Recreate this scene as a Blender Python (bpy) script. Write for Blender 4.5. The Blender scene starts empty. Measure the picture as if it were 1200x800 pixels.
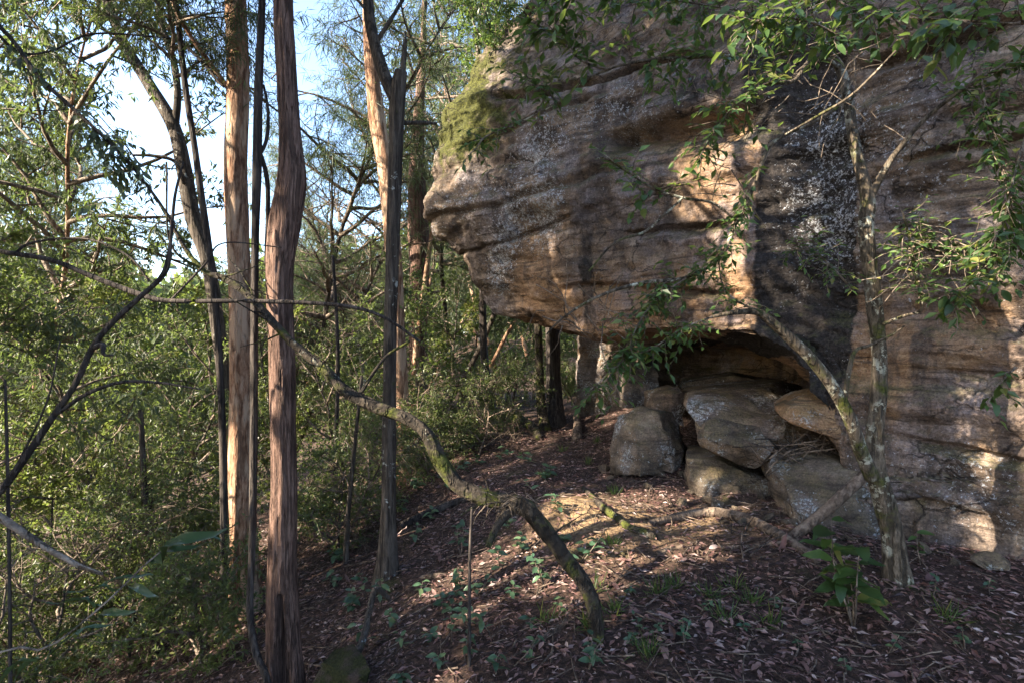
import bpy, bmesh, math, random
import numpy as np
from mathutils import Vector, Matrix

# ------------------------------------------------------------------ scene, camera, light
scn = bpy.context.scene
F = 650.0                      # focal length in pixels of a 1200 px wide picture
CAMZ = 1.6
cam_d = bpy.data.cameras.new('camera'); cam_d.sensor_width = 36.0; cam_d.lens = F / 1200 * 36
cam_d.clip_start = 0.05; cam_d.clip_end = 2000
cam = bpy.data.objects.new('camera', cam_d); scn.collection.objects.link(cam)
cam.location = (0, 0, CAMZ); cam.rotation_euler = (math.radians(90), 0, 0)
scn.camera = cam

SUN = np.array([-0.80, -0.36, 0.52]); SUN /= np.linalg.norm(SUN)     # direction towards the sun
world = bpy.data.worlds.new('World'); scn.world = world; world.use_nodes = True
wn = world.node_tree
bg = wn.nodes['Background']
sky = wn.nodes.new('ShaderNodeTexSky'); sky.sky_type = 'NISHITA'; sky.sun_disc = False
sky.sun_elevation = math.asin(SUN[2]); sky.sun_rotation = math.atan2(SUN[0], SUN[1])
sky.air_density = 1.0; sky.dust_density = 2.2; sky.ozone_density = 2.6
wn.links.new(sky.outputs[0], bg.inputs['Color']); bg.inputs['Strength'].default_value = 0.11
sun_d = bpy.data.lights.new('sun', 'SUN'); sun_d.energy = 4.3; sun_d.angle = math.radians(0.55)
sun_d.color = (1.0, 0.87, 0.68)
sun = bpy.data.objects.new('sun', sun_d); scn.collection.objects.link(sun)
sun.location = (-20, -9, 16)
sun.rotation_euler = Vector(SUN).to_track_quat('Z', 'Y').to_euler()
scn.view_settings.view_transform = 'Standard'; scn.view_settings.look = 'None'
scn.view_settings.gamma = 1.0; scn.view_settings.use_curve_mapping = False
scn.view_settings.exposure = 2.82
scn.render.engine = 'CYCLES'
scn.cycles.max_bounces = 7; scn.cycles.diffuse_bounces = 4; scn.cycles.glossy_bounces = 2
scn.cycles.transmission_bounces = 4; scn.cycles.transparent_max_bounces = 4
scn.cycles.use_denoising = True
scn.cycles.sample_clamp_indirect = 6.0

# ------------------------------------------------------------------ numeric helpers
def at(x, y, Y):
    """the point at distance Y ahead that the photograph shows at pixel x, y"""
    return np.array([(x - 600.0) / F * Y, Y, CAMZ - (y - 400.0) / F * Y])

_pr = np.random.RandomState(7)
_perm = _pr.permutation(256); _perm = np.concatenate([_perm, _perm, _perm])
_g = _pr.normal(size=(256, 3)); _g /= np.linalg.norm(_g, axis=1)[:, None]
def pnoise(p):
    p = np.asarray(p, float); i = np.floor(p).astype(int); f = p - i; i &= 255
    u = f * f * f * (f * (f * 6 - 15) + 10)
    def gr(dx, dy, dz):
        h = _perm[_perm[_perm[i[:, 0] + dx] + i[:, 1] + dy] + i[:, 2] + dz]
        return (_g[h] * (f - np.array([dx, dy, dz]))).sum(1)
    def lerp(a, b, t): return a + (b - a) * t
    x00 = lerp(gr(0,0,0), gr(1,0,0), u[:,0]); x10 = lerp(gr(0,1,0), gr(1,1,0), u[:,0])
    x01 = lerp(gr(0,0,1), gr(1,0,1), u[:,0]); x11 = lerp(gr(0,1,1), gr(1,1,1), u[:,0])
    return 1.6 * lerp(lerp(x00, x10, u[:,1]), lerp(x01, x11, u[:,1]), u[:,2])
def fbm(p, o=4, lac=2.1, gain=0.5):
    s = 0; a = 1.0; p = np.asarray(p, float)
    for k in range(o):
        s = s + a * pnoise(p + 17.3 * k); p = p * lac; a *= gain
    return s
def sstep(a, b, x):
    t = np.clip((x - a) / (b - a), 0, 1); return t * t * (3 - 2 * t)
def unit(v):
    v = np.asarray(v, float); return v / (np.linalg.norm(v, axis=-1, keepdims=True) + 1e-9)
def spline(pts, n):
    """Catmull-Rom through the rows of pts (any number of columns), n samples"""
    P = np.asarray(pts, float); m = len(P)
    if m == 2: t = np.linspace(0, 1, n)[:, None]; return P[0] * (1 - t) + P[1] * t
    Q = np.vstack([2 * P[0] - P[1], P, 2 * P[-1] - P[-2]])
    d = np.concatenate([[0], np.cumsum(np.linalg.norm(np.diff(P[:, :3], axis=0), axis=1) + 1e-6)])
    s = np.linspace(0, d[-1], n); k = np.clip(np.searchsorted(d, s, 'right') - 1, 0, m - 2)
    t = ((s - d[k]) / (d[k + 1] - d[k]))[:, None]
    a, b, c, e = Q[k], Q[k + 1], Q[k + 2], Q[k + 3]
    return 0.5 * (2 * b + (c - a) * t + (2 * a - 5 * b + 4 * c - e) * t ** 2 + (3 * b - a - 3 * c + e) * t ** 3)

def gz0(X, Y):
    X = np.asarray(X, float); Y = np.asarray(Y, float)
    xs = X + 0.10 * np.clip(Y - 5, 0, 20)
    d = np.logaddexp(0, -xs / 0.6) * 0.6 * 0.50
    d = 10 * (1 - np.exp(-d / 10))
    r = -xs
    far = 0.17 * np.clip(r - 26, 0, 70) + 0.07 * np.clip(Y - 22, 0, 90)
    up = 0.05 * np.clip(X - 1.0, 0, 3) * np.clip(Y - 5, 0, 4)
    return -d + far + up
def gz(X, Y):
    X = np.atleast_1d(np.asarray(X, float)); Y = np.atleast_1d(np.asarray(Y, float))
    p = np.stack([X, Y, np.zeros_like(X)], 1)
    mound = 0.16 * np.exp(-(((X - 0.62) / 0.55) ** 2 + ((Y - 5.3) / 0.6) ** 2))
    return gz0(X, Y) + 0.10 * fbm(p * 0.6, 2) + 0.035 * fbm(p * 2.3 + 9, 3) + mound

# ------------------------------------------------------------------ mesh helpers
class MB:
    def __init__(s): s.v = []; s.f = []; s.n = 0; s.t = []; s.q = False
    def add(s, v, f, tint=None):
        v = np.asarray(v, float); s.v.append(v); s.f.append(np.asarray(f) + s.n); s.n += len(v)
        s.t.append(np.full(len(v), 0.5) if tint is None else np.broadcast_to(tint, (len(v),)))
    def tube(s, pts, rad, sides=8, cap=True, bump=0.0, freq=(3.0, 1.0), flute=0.0, seed=0.0):
        pts = np.asarray(pts, float); rad = np.asarray(rad, float); n = len(pts)
        T = unit(np.gradient(pts, axis=0))
        up = np.array([1.0, 0, 0]) if abs(T[:, 0]).mean() < 0.8 else np.array([0, 0, 1.0])
        A = unit(np.cross(T, up)); B = np.cross(T, A)
        th = np.linspace(0, 2 * np.pi, sides, endpoint=False)
        R = np.repeat(rad[:, None], sides, 1)
        if bump > 0:
            L = np.concatenate([[0], np.cumsum(np.linalg.norm(np.diff(pts, axis=0), axis=1))])
            tt, ll = np.meshgrid(th, L)
            q = np.stack([np.cos(tt).ravel() * freq[0], np.sin(tt).ravel() * freq[0], ll.ravel() * freq[1] + seed], 1)
            R = R * (1 + bump * (1.3 * (0.45 - np.abs(fbm(q, 3)))).reshape(n, sides) + bump * 0.8 * pnoise(q * np.array([.35, .35, .8]) + 5).reshape(n, sides))
        V = pts[:, None] + R[..., None] * (np.cos(th)[None, :, None] * A[:, None] + np.sin(th)[None, :, None] * B[:, None])
        V = V.reshape(-1, 3)
        i = np.arange(n - 1)[:, None] * sides; j = np.arange(sides)[None]; k = (j + 1) % sides
        f = np.stack([i + j, i + k, i + sides + k, i + sides + j], -1).reshape(-1, 4)
        f = np.concatenate([f[:, [0, 1, 2]], f[:, [0, 2, 3]]])
        if cap:
            c = len(V); V = np.vstack([V, pts[-1] + T[-1] * rad[-1] * 0.4, pts[0] - T[0] * rad[0] * 0.2])
            jj = np.arange(sides); kk = (jj + 1) % sides; b = (n - 1) * sides
            f = np.concatenate([f, np.stack([b + jj, b + kk, np.full(sides, c)], 1), np.stack([kk, jj, np.full(sides, c + 1)], 1)])
        s.add(V, f)
    def leaves(s, P, D, N, L, W, tint):
        """folded diamond leaves, two triangles each"""
        P = np.asarray(P, float); D = unit(D); S = unit(np.cross(D, N)); N = np.cross(S, D)
        L = np.asarray(L)[:, None]; W = np.asarray(W)[:, None]; n = len(P)
        m = P + D * L * 0.45
        V = np.stack([P, m + S * W * .5 + N * W * .16, P + D * L - N * L * .06, m - S * W * .5 + N * W * .16], 1).reshape(-1, 3)
        b = np.arange(n)[:, None] * 4
        f = np.concatenate([b + np.array([[0, 1, 2]]), b + np.array([[0, 2, 3]])])
        s.add(V, f, np.repeat(tint, 4))
    def arrays(s):
        return np.concatenate(s.v), np.concatenate(s.f), np.concatenate(s.t)
    def build(s, name, mat, parent=None, smooth=True, origin=None):
        v, f, t = s.arrays()
        return mesh_obj(name, v, f, mat, parent, smooth, t, origin)

COL = scn.collection
def mesh_data(name, v, f, mat, smooth=True, tint=None):
    me = bpy.data.meshes.new(name)
    v = np.ascontiguousarray(v, np.float32); f = np.ascontiguousarray(f, np.int32)
    k = f.shape[1]
    me.vertices.add(len(v)); me.vertices.foreach_set('co', v.ravel())
    me.loops.add(f.size); me.loops.foreach_set('vertex_index', f.ravel())
    me.polygons.add(len(f)); me.polygons.foreach_set('loop_start', np.arange(0, f.size, k, dtype=np.int32))
    me.polygons.foreach_set('use_smooth', np.full(len(f), smooth))
    me.update(calc_edges=True)
    if tint is not None:
        a = me.attributes.new('tint', 'FLOAT', 'POINT'); a.data.foreach_set('value', np.ascontiguousarray(tint, np.float32))
    me.materials.append(mat)
    return me
def mesh_obj(name, v, f, mat, parent=None, smooth=True, tint=None, origin=None):
    if origin is not None: v = np.asarray(v) - np.asarray(origin)
    me = mesh_data(name, v, f, mat, smooth, tint)
    o = bpy.data.objects.new(name, me); COL.objects.link(o)
    if parent is not None: o.parent = parent
    if origin is not None: o.location = [float(c) for c in origin]
    return o
def link_mesh(name, me, parent=None, M=None):
    o = bpy.data.objects.new(name, me); COL.objects.link(o)
    if parent is not None: o.parent = parent
    if M is not None: o.matrix_basis = M
    return o
def tag(o, label=None, cat=None, group=None, kind=None):
    if label: o['label'] = label
    if cat: o['category'] = cat
    if group: o['group'] = group
    if kind: o['kind'] = kind
    return o
def thing(name, loc, label, cat, group=None, rz=0.0):
    o = bpy.data.objects.new(name, None); COL.objects.link(o); o.empty_display_size = 0.1
    o.location = [float(c) for c in loc]; o.rotation_euler = (0, 0, rz)
    return tag(o, label, cat, group)

# ------------------------------------------------------------------ materials
class NT:
    def __init__(s, name):
        s.m = bpy.data.materials.new(name); s.m.use_nodes = True; s.t = s.m.node_tree
        s.b = s.t.nodes['Principled BSDF']; s.out = s.t.nodes['Material Output']
        s.b.inputs['Specular IOR Level'].default_value = 0.25
    def n(s, typ, **kw):
        nd = s.t.nodes.new(typ)
        for k, v in kw.items(): setattr(nd, k, v)
        return nd
    def l(s, a, b): s.t.links.new(a, b)
    def coord(s, kind='Object', scale=(1, 1, 1), rot=(0, 0, 0)):
        c = s.n('ShaderNodeTexCoord'); m = s.n('ShaderNodeMapping')
        m.inputs['Scale'].default_value = scale; m.inputs['Rotation'].default_value = rot
        s.l(c.outputs[kind], m.inputs['Vector']); return m.outputs[0]
    def noise(s, vec, scale, detail=4, rough=0.55, dist=0.0):
        nd = s.n('ShaderNodeTexNoise'); s.l(vec, nd.inputs['Vector'])
        nd.inputs['Scale'].default_value = scale; nd.inputs['Detail'].default_value = detail
        nd.inputs['Roughness'].default_value = rough; nd.inputs['Distortion'].default_value = dist
        return nd.outputs['Fac']
    def ramp(s, fac, stops):
        r = s.n('ShaderNodeValToRGB'); s.l(fac, r.inputs[0]); e = r.color_ramp.elements
        while len(e) < len(stops): e.new(0.5)
        for k, (p, c) in enumerate(stops):
            e[k].position = p; e[k].color = (*c, 1) if len(c) == 3 else c
        return r.outputs[0]
    def mask(s, fac, lo, hi):
        r = s.n('ShaderNodeMapRange'); s.l(fac, r.inputs[0]); r.clamp = True
        r.inputs[1].default_value = lo; r.inputs[2].default_value = hi; return r.outputs[0]
    def mix(s, fac, a, b, mode='MIX'):
        m = s.n('ShaderNodeMix', data_type='RGBA', blend_type=mode)
        if isinstance(fac, (int, float)): m.inputs[0].default_value = fac
        else: s.l(fac, m.inputs[0])
        for sock, v in ((m.inputs[6], a), (m.inputs[7], b)):
            if isinstance(v, tuple): sock.default_value = (*v, 1)
            else: s.l(v, sock)
        return m.outputs[2]
    def math(s, op, a, b=None):
        m = s.n('ShaderNodeMath', operation=op)
        for sock, v in ((m.inputs[0], a), (m.inputs[1], b)):
            if v is None: continue
            if isinstance(v, (int, float)): sock.default_value = v
            else: s.l(v, sock)
        return m.outputs[0]
    def attr(s, name): 
        a = s.n('ShaderNodeAttribute', attribute_name=name); return a.outputs['Fac']
    def bump(s, h, strength, dist, prev=None):
        b = s.n('ShaderNodeBump'); b.inputs['Strength'].default_value = strength
        b.inputs['Distance'].default_value = dist; s.l(h, b.inputs['Height'])
        if prev is not None: s.l(prev, b.inputs['Normal'])
        s.l(b.outputs[0], s.b.inputs['Normal']); return b.outputs[0]
    def color(s, c): s.l(c, s.b.inputs['Base Color'])
    def rough(s, v): s.b.inputs['Roughness'].default_value = v

def leaf_mat(name, stops, transl=0.35, rough=0.42, tcol=(0.26, 0.36, 0.07), src='tint'):
    m = NT(name)
    if src == 'tint': fac = m.attr('tint')
    else: fac = m.n('ShaderNodeObjectInfo').outputs['Random']
    nz = m.noise(m.coord('Object', (1, 1, 1)), 9.0, 2)
    fac2 = m.math('ADD', fac, m.math('MULTIPLY', m.math('SUBTRACT', nz, 0.5), 0.35))
    c = m.ramp(fac2, stops); m.color(c); m.rough(rough); m.b.inputs['Specular IOR Level'].default_value = 0.4
    if transl > 0:
        tr = m.n('ShaderNodeBsdfTranslucent')
        tc = m.mix(0.6, c, tcol); m.l(tc, tr.inputs['Color'])
        mx = m.n('ShaderNodeMixShader'); mx.inputs[0].default_value = transl
        m.l(m.b.outputs[0], mx.inputs[1]); m.l(tr.outputs[0], mx.inputs[2]); m.l(mx.outputs[0], m.out.inputs[0])
    return m.m

def bark_mat(name, dark, mid, light, stretch=(14, 14, 1.6), lichen=None, lichen_amt=0.0, moss_amt=0.0, bumpd=0.012, peel=None):
    m = NT(name); v = m.coord('Object', stretch); v1 = m.coord('Object')
    nf = m.noise(m.coord('Object', tuple(3.2 * q for q in stretch)), 1.6, 4, 0.7)
    n1 = m.math('ADD', m.math('MULTIPLY', m.noise(v, 1.6, 6, 0.72), 0.55), m.math('MULTIPLY', nf, 0.45)); n2 = m.noise(v1, 3.0, 4)
    c = m.ramp(n1, [(0.36, dark), (0.48, mid), (0.64, light)])
    fur = m.mask(m.noise(m.coord('Object', (stretch[0] * 1.7, stretch[1] * 1.7, stretch[2] * 0.8)), 1.3, 3, 0.5, 0.6), 0.51, 0.42)
    c = m.mix(m.math('MULTIPLY', fur, 0.62), c, tuple(0.6 * q for q in dark))
    c = m.mix(m.math('MULTIPLY', m.mask(n2, 0.45, 0.7), 0.55), c, m.ramp(n1, [(0.3, tuple(0.7 * x for x in mid)), (0.7, light)]))
    if peel:
        c = m.mix(m.mask(m.noise(m.coord('Object', (3, 3, 0.8)), 2.0, 5, 0.6), 0.50, 0.58), c, peel)
    if lichen_amt > 0:
        l1 = m.noise(v1, 17.0, 5, 0.7); l2 = m.noise(v1, 3.3, 3)
        msk = m.math('MULTIPLY', m.mask(l1, 0.62 - 0.2 * lichen_amt, 0.66 - 0.2 * lichen_amt), m.mask(l2, 0.60 - 0.25 * lichen_amt, 0.66 - 0.2 * lichen_amt))
        c = m.mix(msk, c, lichen)
    if moss_amt > 0:
        l3 = m.noise(v1, 4.7, 5, 0.65)
        c = m.mix(m.mask(l3, 0.68 - 0.3 * moss_amt, 0.80 - 0.3 * moss_amt), c, m.ramp(m.noise(v1, 45, 3), [(0.3, (0.022, 0.028, 0.006)), (0.7, (0.10, 0.11, 0.018))]))
    m.color(c); m.rough(0.9)
    b = m.bump(n1, 1.0, bumpd); b = m.bump(m.math('SUBTRACT', 1.0, fur), 0.9, bumpd * 1.2, b)
    m.bump(m.noise(v1, 55, 3), 0.5, 0.004, b)
    return m.m

# ------------------------------------------------------------------ ground
def ground_material():
    m = NT('forest_floor'); v = m.coord('Object')
    n1 = m.noise(v, 1.3, 4); n2 = m.noise(v, 26, 5, 0.7); n3 = m.noise(v, 0.35, 2)
    c = m.ramp(n2, [(0.28, (0.010, 0.007, 0.006)), (0.5, (0.045, 0.028, 0.022)), (0.72, (0.14, 0.085, 0.062))])
    c = m.mix(m.math('MULTIPLY', m.attr('tint'), m.mask(n2, 0.2, 0.6)), c, m.ramp(n2, [(0.25, (0.16, 0.10, 0.055)), (0.7, (0.36, 0.25, 0.14))]))
    c = m.mix(m.math('MULTIPLY', m.mask(n1, 0.60, 0.70), 0.6), c, (0.045, 0.052, 0.014))
    m.color(c); m.rough(0.95)
    b = m.bump(n2, 1.0, 0.03); m.bump(m.noise(v, 90, 3), 0.6, 0.008, b)
    return m.m
gx = np.concatenate([np.linspace(-150, -14, 46)[:-1], np.linspace(-14, -4.5, 60)[:-1], np.linspace(-4.5, 5, 135)[:-1], np.linspace(5, 20, 20)[:-1], np.linspace(20, 60, 8)])
gy = np.concatenate([np.linspace(-40, -6, 18)[:-1], np.linspace(-6, 0.5, 30)[:-1], np.linspace(0.5, 9, 120)[:-1], np.linspace(9, 24, 70)[:-1], np.linspace(24, 170, 45)])
GX, GY = np.meshgrid(gx, gy)
Z = gz(GX.ravel(), GY.ravel())
sand = np.exp(-(((GX.ravel() - 0.72) / 0.42) ** 2 + ((GY.ravel() - 5.3) / 0.75) ** 2)) * 1.2
sand = np.clip(sand + 0.9 * np.exp(-(((GX.ravel() - 1.5) / 0.8) ** 2 + ((GY.ravel() - 4.9) / 0.45) ** 2)), 0, 1)
ny, nx = GX.shape
ii = np.arange(ny - 1)[:, None] * nx + np.arange(nx - 1)[None]
gf = np.stack([ii, ii + 1, ii + nx + 1, ii + nx], -1).reshape(-1, 4)
ground = mesh_obj('ground', np.stack([GX.ravel(), GY.ravel(), Z], 1), gf, ground_material(), None, True, sand)
tag(ground, kind='structure')

# ------------------------------------------------------------------ the rock overhang
def rock_material(name, big=True, tanv=0.0):
    m = NT(name); v = m.coord('Object'); vs = m.coord('Object', (1.0, 1.0, 5.5), (0.0, 0.10, 0.0)); vd = m.coord('Object', (1, 1, 0.16))
    n1 = m.math('ADD', m.math('MULTIPLY', m.noise(vs, 1.5, 6, 0.62), 0.55 if big else 0.35), m.math('MULTIPLY', m.noise(v, 2.6, 6, 0.68), 0.45 if big else 0.65)); n2 = m.noise(v, 5.0, 6, 0.65); n3 = m.noise(vs, 5.0, 5, 0.65, 0.4); n4 = m.noise(v, 32, 4, 0.7)
    c = m.ramp(n1, [(0.38, (0.036, 0.028, 0.024)), (0.47, (0.098, 0.074, 0.058)), (0.55, (0.178, 0.134, 0.104)), (0.66, (0.32, 0.26, 0.21))])
    # iron-stained orange
    org = m.ramp(n3, [(0.30, (0.15, 0.080, 0.042)), (0.55, (0.31, 0.185, 0.10)), (0.75, (0.44, 0.30, 0.185))])
    tanf = m.attr('tan') if big else m.mask(n2, 0.5 - tanv, 0.75 - tanv)
    c = m.mix(m.math('MULTIPLY', m.math('ADD', m.math('MULTIPLY', tanf, 0.8), m.math('MULTIPLY', m.mask(n2, 0.50, 0.62), 0.24 if big else 0.12)), 0.85 if big or tanv else 0.4), c, org)
    # purple-grey weathered crust
    c = m.mix(m.math('MULTIPLY', m.mask(m.noise(v, 1.7, 5, 0.6), 0.49, 0.61), 0.62), c, m.ramp(n4, [(0.3, (0.07, 0.062, 0.066)), (0.7, (0.27, 0.24, 0.26))]))
    # dark water streaks
    dk = m.mask(m.noise(vd, 2.6, 5, 0.6), 0.54, 0.62)
    c = m.mix(m.math('MULTIPLY', dk, 0.8), c, m.ramp(n4, [(0.3, (0.030, 0.024, 0.022)), (0.7, (0.10, 0.078, 0.07))]))
    # thin dark bedding lines
    bed = m.mask(m.noise(m.coord('Object', (0.5, 0.5, 9.0), (0, 0.10, 0)), 2.2, 4, 0.55), 0.42, 0.36)
    c = m.mix(m.math('MULTIPLY', bed, 0.75), c, (0.055, 0.040, 0.032))
    if big:
        st = m.mask(m.math('ADD', m.attr('stain'), m.math('MULTIPLY', m.math('SUBTRACT', n2, 0.5), 0.8)), 0.44, 0.56)
        c = m.mix(st, c, m.ramp(n4, [(0.35, (0.014, 0.012, 0.012)), (0.7, (0.055, 0.046, 0.042))]))
    # lichen
    l1 = m.noise(v, 24, 6, 0.72); l2 = m.noise(v, 1.9, 4, 0.6); l3 = m.noise(v, 58, 4, 0.7)
    la = m.math('ADD', m.math('MULTIPLY', m.attr('lich'), 0.105), m.math('MULTIPLY', m.mask(l2, 0.46, 0.64), 0.055)) if big else m.math('MULTIPLY', m.mask(l2, 0.42, 0.60), 0.13)
    lm = m.mask(m.math('ADD', m.math('ADD', m.math('MULTIPLY', l1, 0.55), m.math('MULTIPLY', l3, 0.45)), la), 0.625, 0.665)
    c = m.mix(m.math('MULTIPLY', lm, 0.9), c, m.ramp(n4, [(0.35, (0.22, 0.23, 0.25)), (0.7, (0.46, 0.47, 0.50))]))
    # moss on top faces
    geo = m.n('ShaderNodeNewGeometry'); sx = m.n('ShaderNodeSeparateXYZ'); m.l(geo.outputs['Normal'], sx.inputs[0])
    mo = m.math('MULTIPLY', m.mask(sx.outputs[2], 0.25, 0.6), m.mask(n2, 0.42, 0.55))
    if big:
        mo = m.math('MAXIMUM', m.math('MULTIPLY', mo, 0.5), m.mask(m.math('ADD', m.attr('moss'), m.math('MULTIPLY', m.math('SUBTRACT', n2, 0.5), 2.2)), 0.40, 0.75))
    else: mo = m.math('MULTIPLY', mo, 0.35)
    c = m.mix(mo, c, m.ramp(n4, [(0.35, (0.016, 0.018, 0.005)), (0.7, (0.085, 0.088, 0.018))]))
    c = m.mix(1.0, c, m.ramp(m.noise(v, 60, 4, 0.75), [(0.32, (0.50, 0.50, 0.50)), (0.5, (0.95, 0.95, 0.95)), (0.66, (1.35, 1.33, 1.30))]), 'MULTIPLY')
    vo = m.n('ShaderNodeTexVoronoi', feature='DISTANCE_TO_EDGE'); vo.inputs['Scale'].default_value = 1.6 if big else 2.6
    wv = m.n('ShaderNodeVectorMath', operation='ADD'); m.l(m.coord('Object', (1, 1, 1.9)), wv.inputs[0])
    sc_ = m.n('ShaderNodeVectorMath', operation='SCALE'); nz_ = m.n('ShaderNodeTexNoise'); nz_.inputs['Scale'].default_value = 4.0; nz_.inputs['Detail'].default_value = 5; m.l(v, nz_.inputs['Vector'])
    m.l(nz_.outputs['Color'], sc_.inputs[0]); sc_.inputs['Scale'].default_value = 0.45; m.l(sc_.outputs[0], wv.inputs[1]); m.l(wv.outputs[0], vo.inputs['Vector'])
    ck = m.math('MULTIPLY', m.mask(vo.outputs['Distance'], 0.022, 0.004), m.mask(m.noise(v, 1.1, 3), 0.46, 0.58))
    c = m.mix(m.math('MULTIPLY', ck, 0.75), c, (0.018, 0.014, 0.012))
    if not big:
        rd = m.n('ShaderNodeObjectInfo').outputs['Random']
        c = m.mix(1.0, c, m.ramp(rd, [(0.0, (0.85, 0.90, 0.92)), (0.5, (1.05, 1.06, 1.0)), (1.0, (1.25, 1.18, 1.08))]), 'MULTIPLY')
    m.color(c); m.rough(0.92)
    b = m.bump(m.math('SUBTRACT', 1.0, ck), 0.8, 0.02); b = m.bump(n3, 0.8, 0.028, b); b = m.bump(n2, 0.9, 0.045, b); b = m.bump(n4, 0.8, 0.012, b)
    m.bump(m.noise(v, 110, 3), 0.5, 0.004, b)
    return m.m
ROCK = rock_material('sandstone_cliff_face'); ROCK2 = rock_material('sandstone_block', False); ROCK3 = rock_material('orange_sandstone_block', False, 0.35)

ST = [  # front point, back point under the overhang, rim height, how far it belongs to the overhanging tip
    ((7.6, -1.2), (7.6, -1.2), 0.6, 0), ((5.2, 1.7), (5.2, 1.7), 0.6, 0), ((3.98, 3.8), (3.96, 3.78), 0.6, 0), ((3.30, 4.55), (3.26, 4.52), 0.5, 0),
    ((2.98, 4.88), (2.98, 4.92), 0.45, 0), ((2.70, 5.18), (4.1, 6.9), 1.34, 0), ((2.28, 5.62), (4.0, 8.3), 1.62, 0), ((1.60, 6.2), (3.5, 9.2), 1.66, 0.0),
    ((0.88, 6.85), (3.0, 9.5), 1.62, 0.2), ((0.10, 7.45), (2.7, 9.5), 1.66, 0.6), ((-0.68, 7.88), (2.3, 9.1), 1.75, 1.0), ((-1.10, 8.35), (2.5, 9.3), 1.85, 1.0),
    ((-0.70, 8.95), (2.7, 9.5), 2.0, 0.8), ((0.60, 9.6), (3.2, 9.9), 2.0, 0.4), ((4.0, 11.3), (4.6, 11.5), 1.2, 0), ((9, 13), (9, 13), 0.6, 0)]
ROWZ = [1.78, 2.05, 2.45, 2.8, 3.15, 3.42, 3.75, 4.4, 5.3, 6.2, 7.5, 9.2, 9.8]
OUT = [0.00, 0.03, 0.05, 0.06, 0.10, 0.16, 0.08, -0.02, -0.22, -0.55, -1.2, -2.4, -4.5]
TDX = [1.10, 0.85, 0.62, 0.42, 0.22, 0.02, -0.02, -0.08, 0.06, 0.32, 1.0, 2.4, 3.6]
Fp = np.array([s[0] for s in ST], float); Bp = np.array([s[1] for s in ST], float); Rm = np.array([s[2] for s in ST]); Tw = np.array([s[3] for s in ST], float)
tg = unit(np.gradient(Fp, axis=0)); nm = np.stack([-tg[:, 1], tg[:, 0]], 1)
nm[(nm * -Fp).sum(1) < 0] *= 1
if (nm[3] * (-Fp[3])).sum() < 0: nm = -nm
rows = []
def row(p, z): rows.append(np.stack([p[:, 0], p[:, 1], np.broadcast_to(z, (len(ST),))], 1))
row(Bp, -1.2); row(Bp, 0.1); row(Bp, Rm * 0.5 + .1); row(Bp, Rm - 0.16); Fr = Fp + np.stack([1.30 * Tw, 0.2 * Tw], 1)
row(Fr * 0.35 + Bp * 0.65, Rm - 0.06); row(Fr * 0.82 + Bp * 0.18, Rm + 0.0)
row(Fr * 0.985 + Bp * 0.015, Rm + 0.07)
for z, o, dx in zip(ROWZ, OUT, TDX):
    damp = np.where(np.arange(len(ST)) < 6, 0.6, 1.0)
    row(Fp + nm * (o * damp)[:, None] + np.stack([dx * Tw, 0.15 * dx * Tw], 1), np.maximum(z, Rm + 0.12 + 0.02 * z))
CG = np.array(rows)                                  # rows x stations x 3
NV, NU = 430, 530
tmp = np.array([spline(CG[r], 1600) for r in range(len(CG))])
dens = np.interp(np.arange(1600), [0, 250, 330, 900, 1000, 1600], [.25, .3, 2.2, 2.2, .6, .2])
fr_px = tmp[12][:, 0] / np.maximum(tmp[12][:, 1], .5); dens = np.where((fr_px > -.25) & (fr_px < 1.1) & (tmp[12][:, 1] > 2) & (tmp[12][:, 1] < 9.2), 2.5, .3)
cs = np.cumsum(dens); sel = np.searchsorted(cs, np.linspace(cs[0], cs[-1] * .9999, NU)); tmp = tmp[:, sel]
# denser columns where the picture looks: resample stations evenly by arc length, then rows
v_d = np.concatenate([[0], np.cumsum(np.linalg.norm(np.diff(tmp[:, NU // 2], axis=0), axis=1))])
RK = np.stack([spline(tmp[:, k], 1400) for k in range(NU)], 1)
zz_ = RK[:, NU // 2, 2]; dens = np.where((zz_ > 1.3) & (zz_ < 6.6), 2.2, .55); cs = np.cumsum(dens)
RK = RK[np.searchsorted(cs, np.linspace(cs[0], cs[-1] * .9999, NV))]   # NV x NU x 3
def grid_normals(G):
    du = np.gradient(G, axis=1); dv = np.gradient(G, axis=0); return unit(np.cross(du, dv))
Nn = grid_normals(RK)
mid = RK[NV * 2 // 3, NU // 3]; 
if (Nn[NV * 2 // 3, NU // 3] * (np.array([0, 0, 1.6]) - mid)).sum() < 0: Nn = -Nn
P = RK.reshape(-1, 3); N1 = Nn.reshape(-1, 3)
warp = fbm(P * 0.5, 3)
zz = P[:, 2] + 0.10 * P[:, 0] + 0.16 * warp
strata = pnoise(np.stack([P[:, 0] * 0.25, P[:, 1] * 0.25, zz * 2.6], 1)) * 0.9 + pnoise(np.stack([P[:, 0] * 0.5, P[:, 1] * 0.5, zz * 7.0 + 3], 1)) * 0.45
strata = np.tanh(strata * 2.2)
rg = 1 - np.abs(fbm(P * np.array([0.8, 0.8, 1.3]) + 31, 4))          # ridged: sharp edges and cracks
vis = sstep(0.2, 1.2, P[:, 2])
def terrace(x, k): 
    i = np.floor(x * k); f_ = x * k - i; return (i + sstep(0.35, 0.65, f_)) / k
big = terrace(fbm(P * np.array([1.1, 1.1, 1.9]) + 3, 4), 5.0); zf = zz + 0.05 * fbm(P * 2.0 + 60, 3)
fine = np.tanh(3 * pnoise(np.stack([P[:, 0] * 0.9, P[:, 1] * 0.9, zf * 17], 1))) * (0.3 + 0.7 * sstep(-.2, .5, fbm(P * .8 + 70, 2)))
blk = 1 - np.abs(fbm(P * np.array([2.2, 2.2, 3.4]) + 90, 3))
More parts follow.
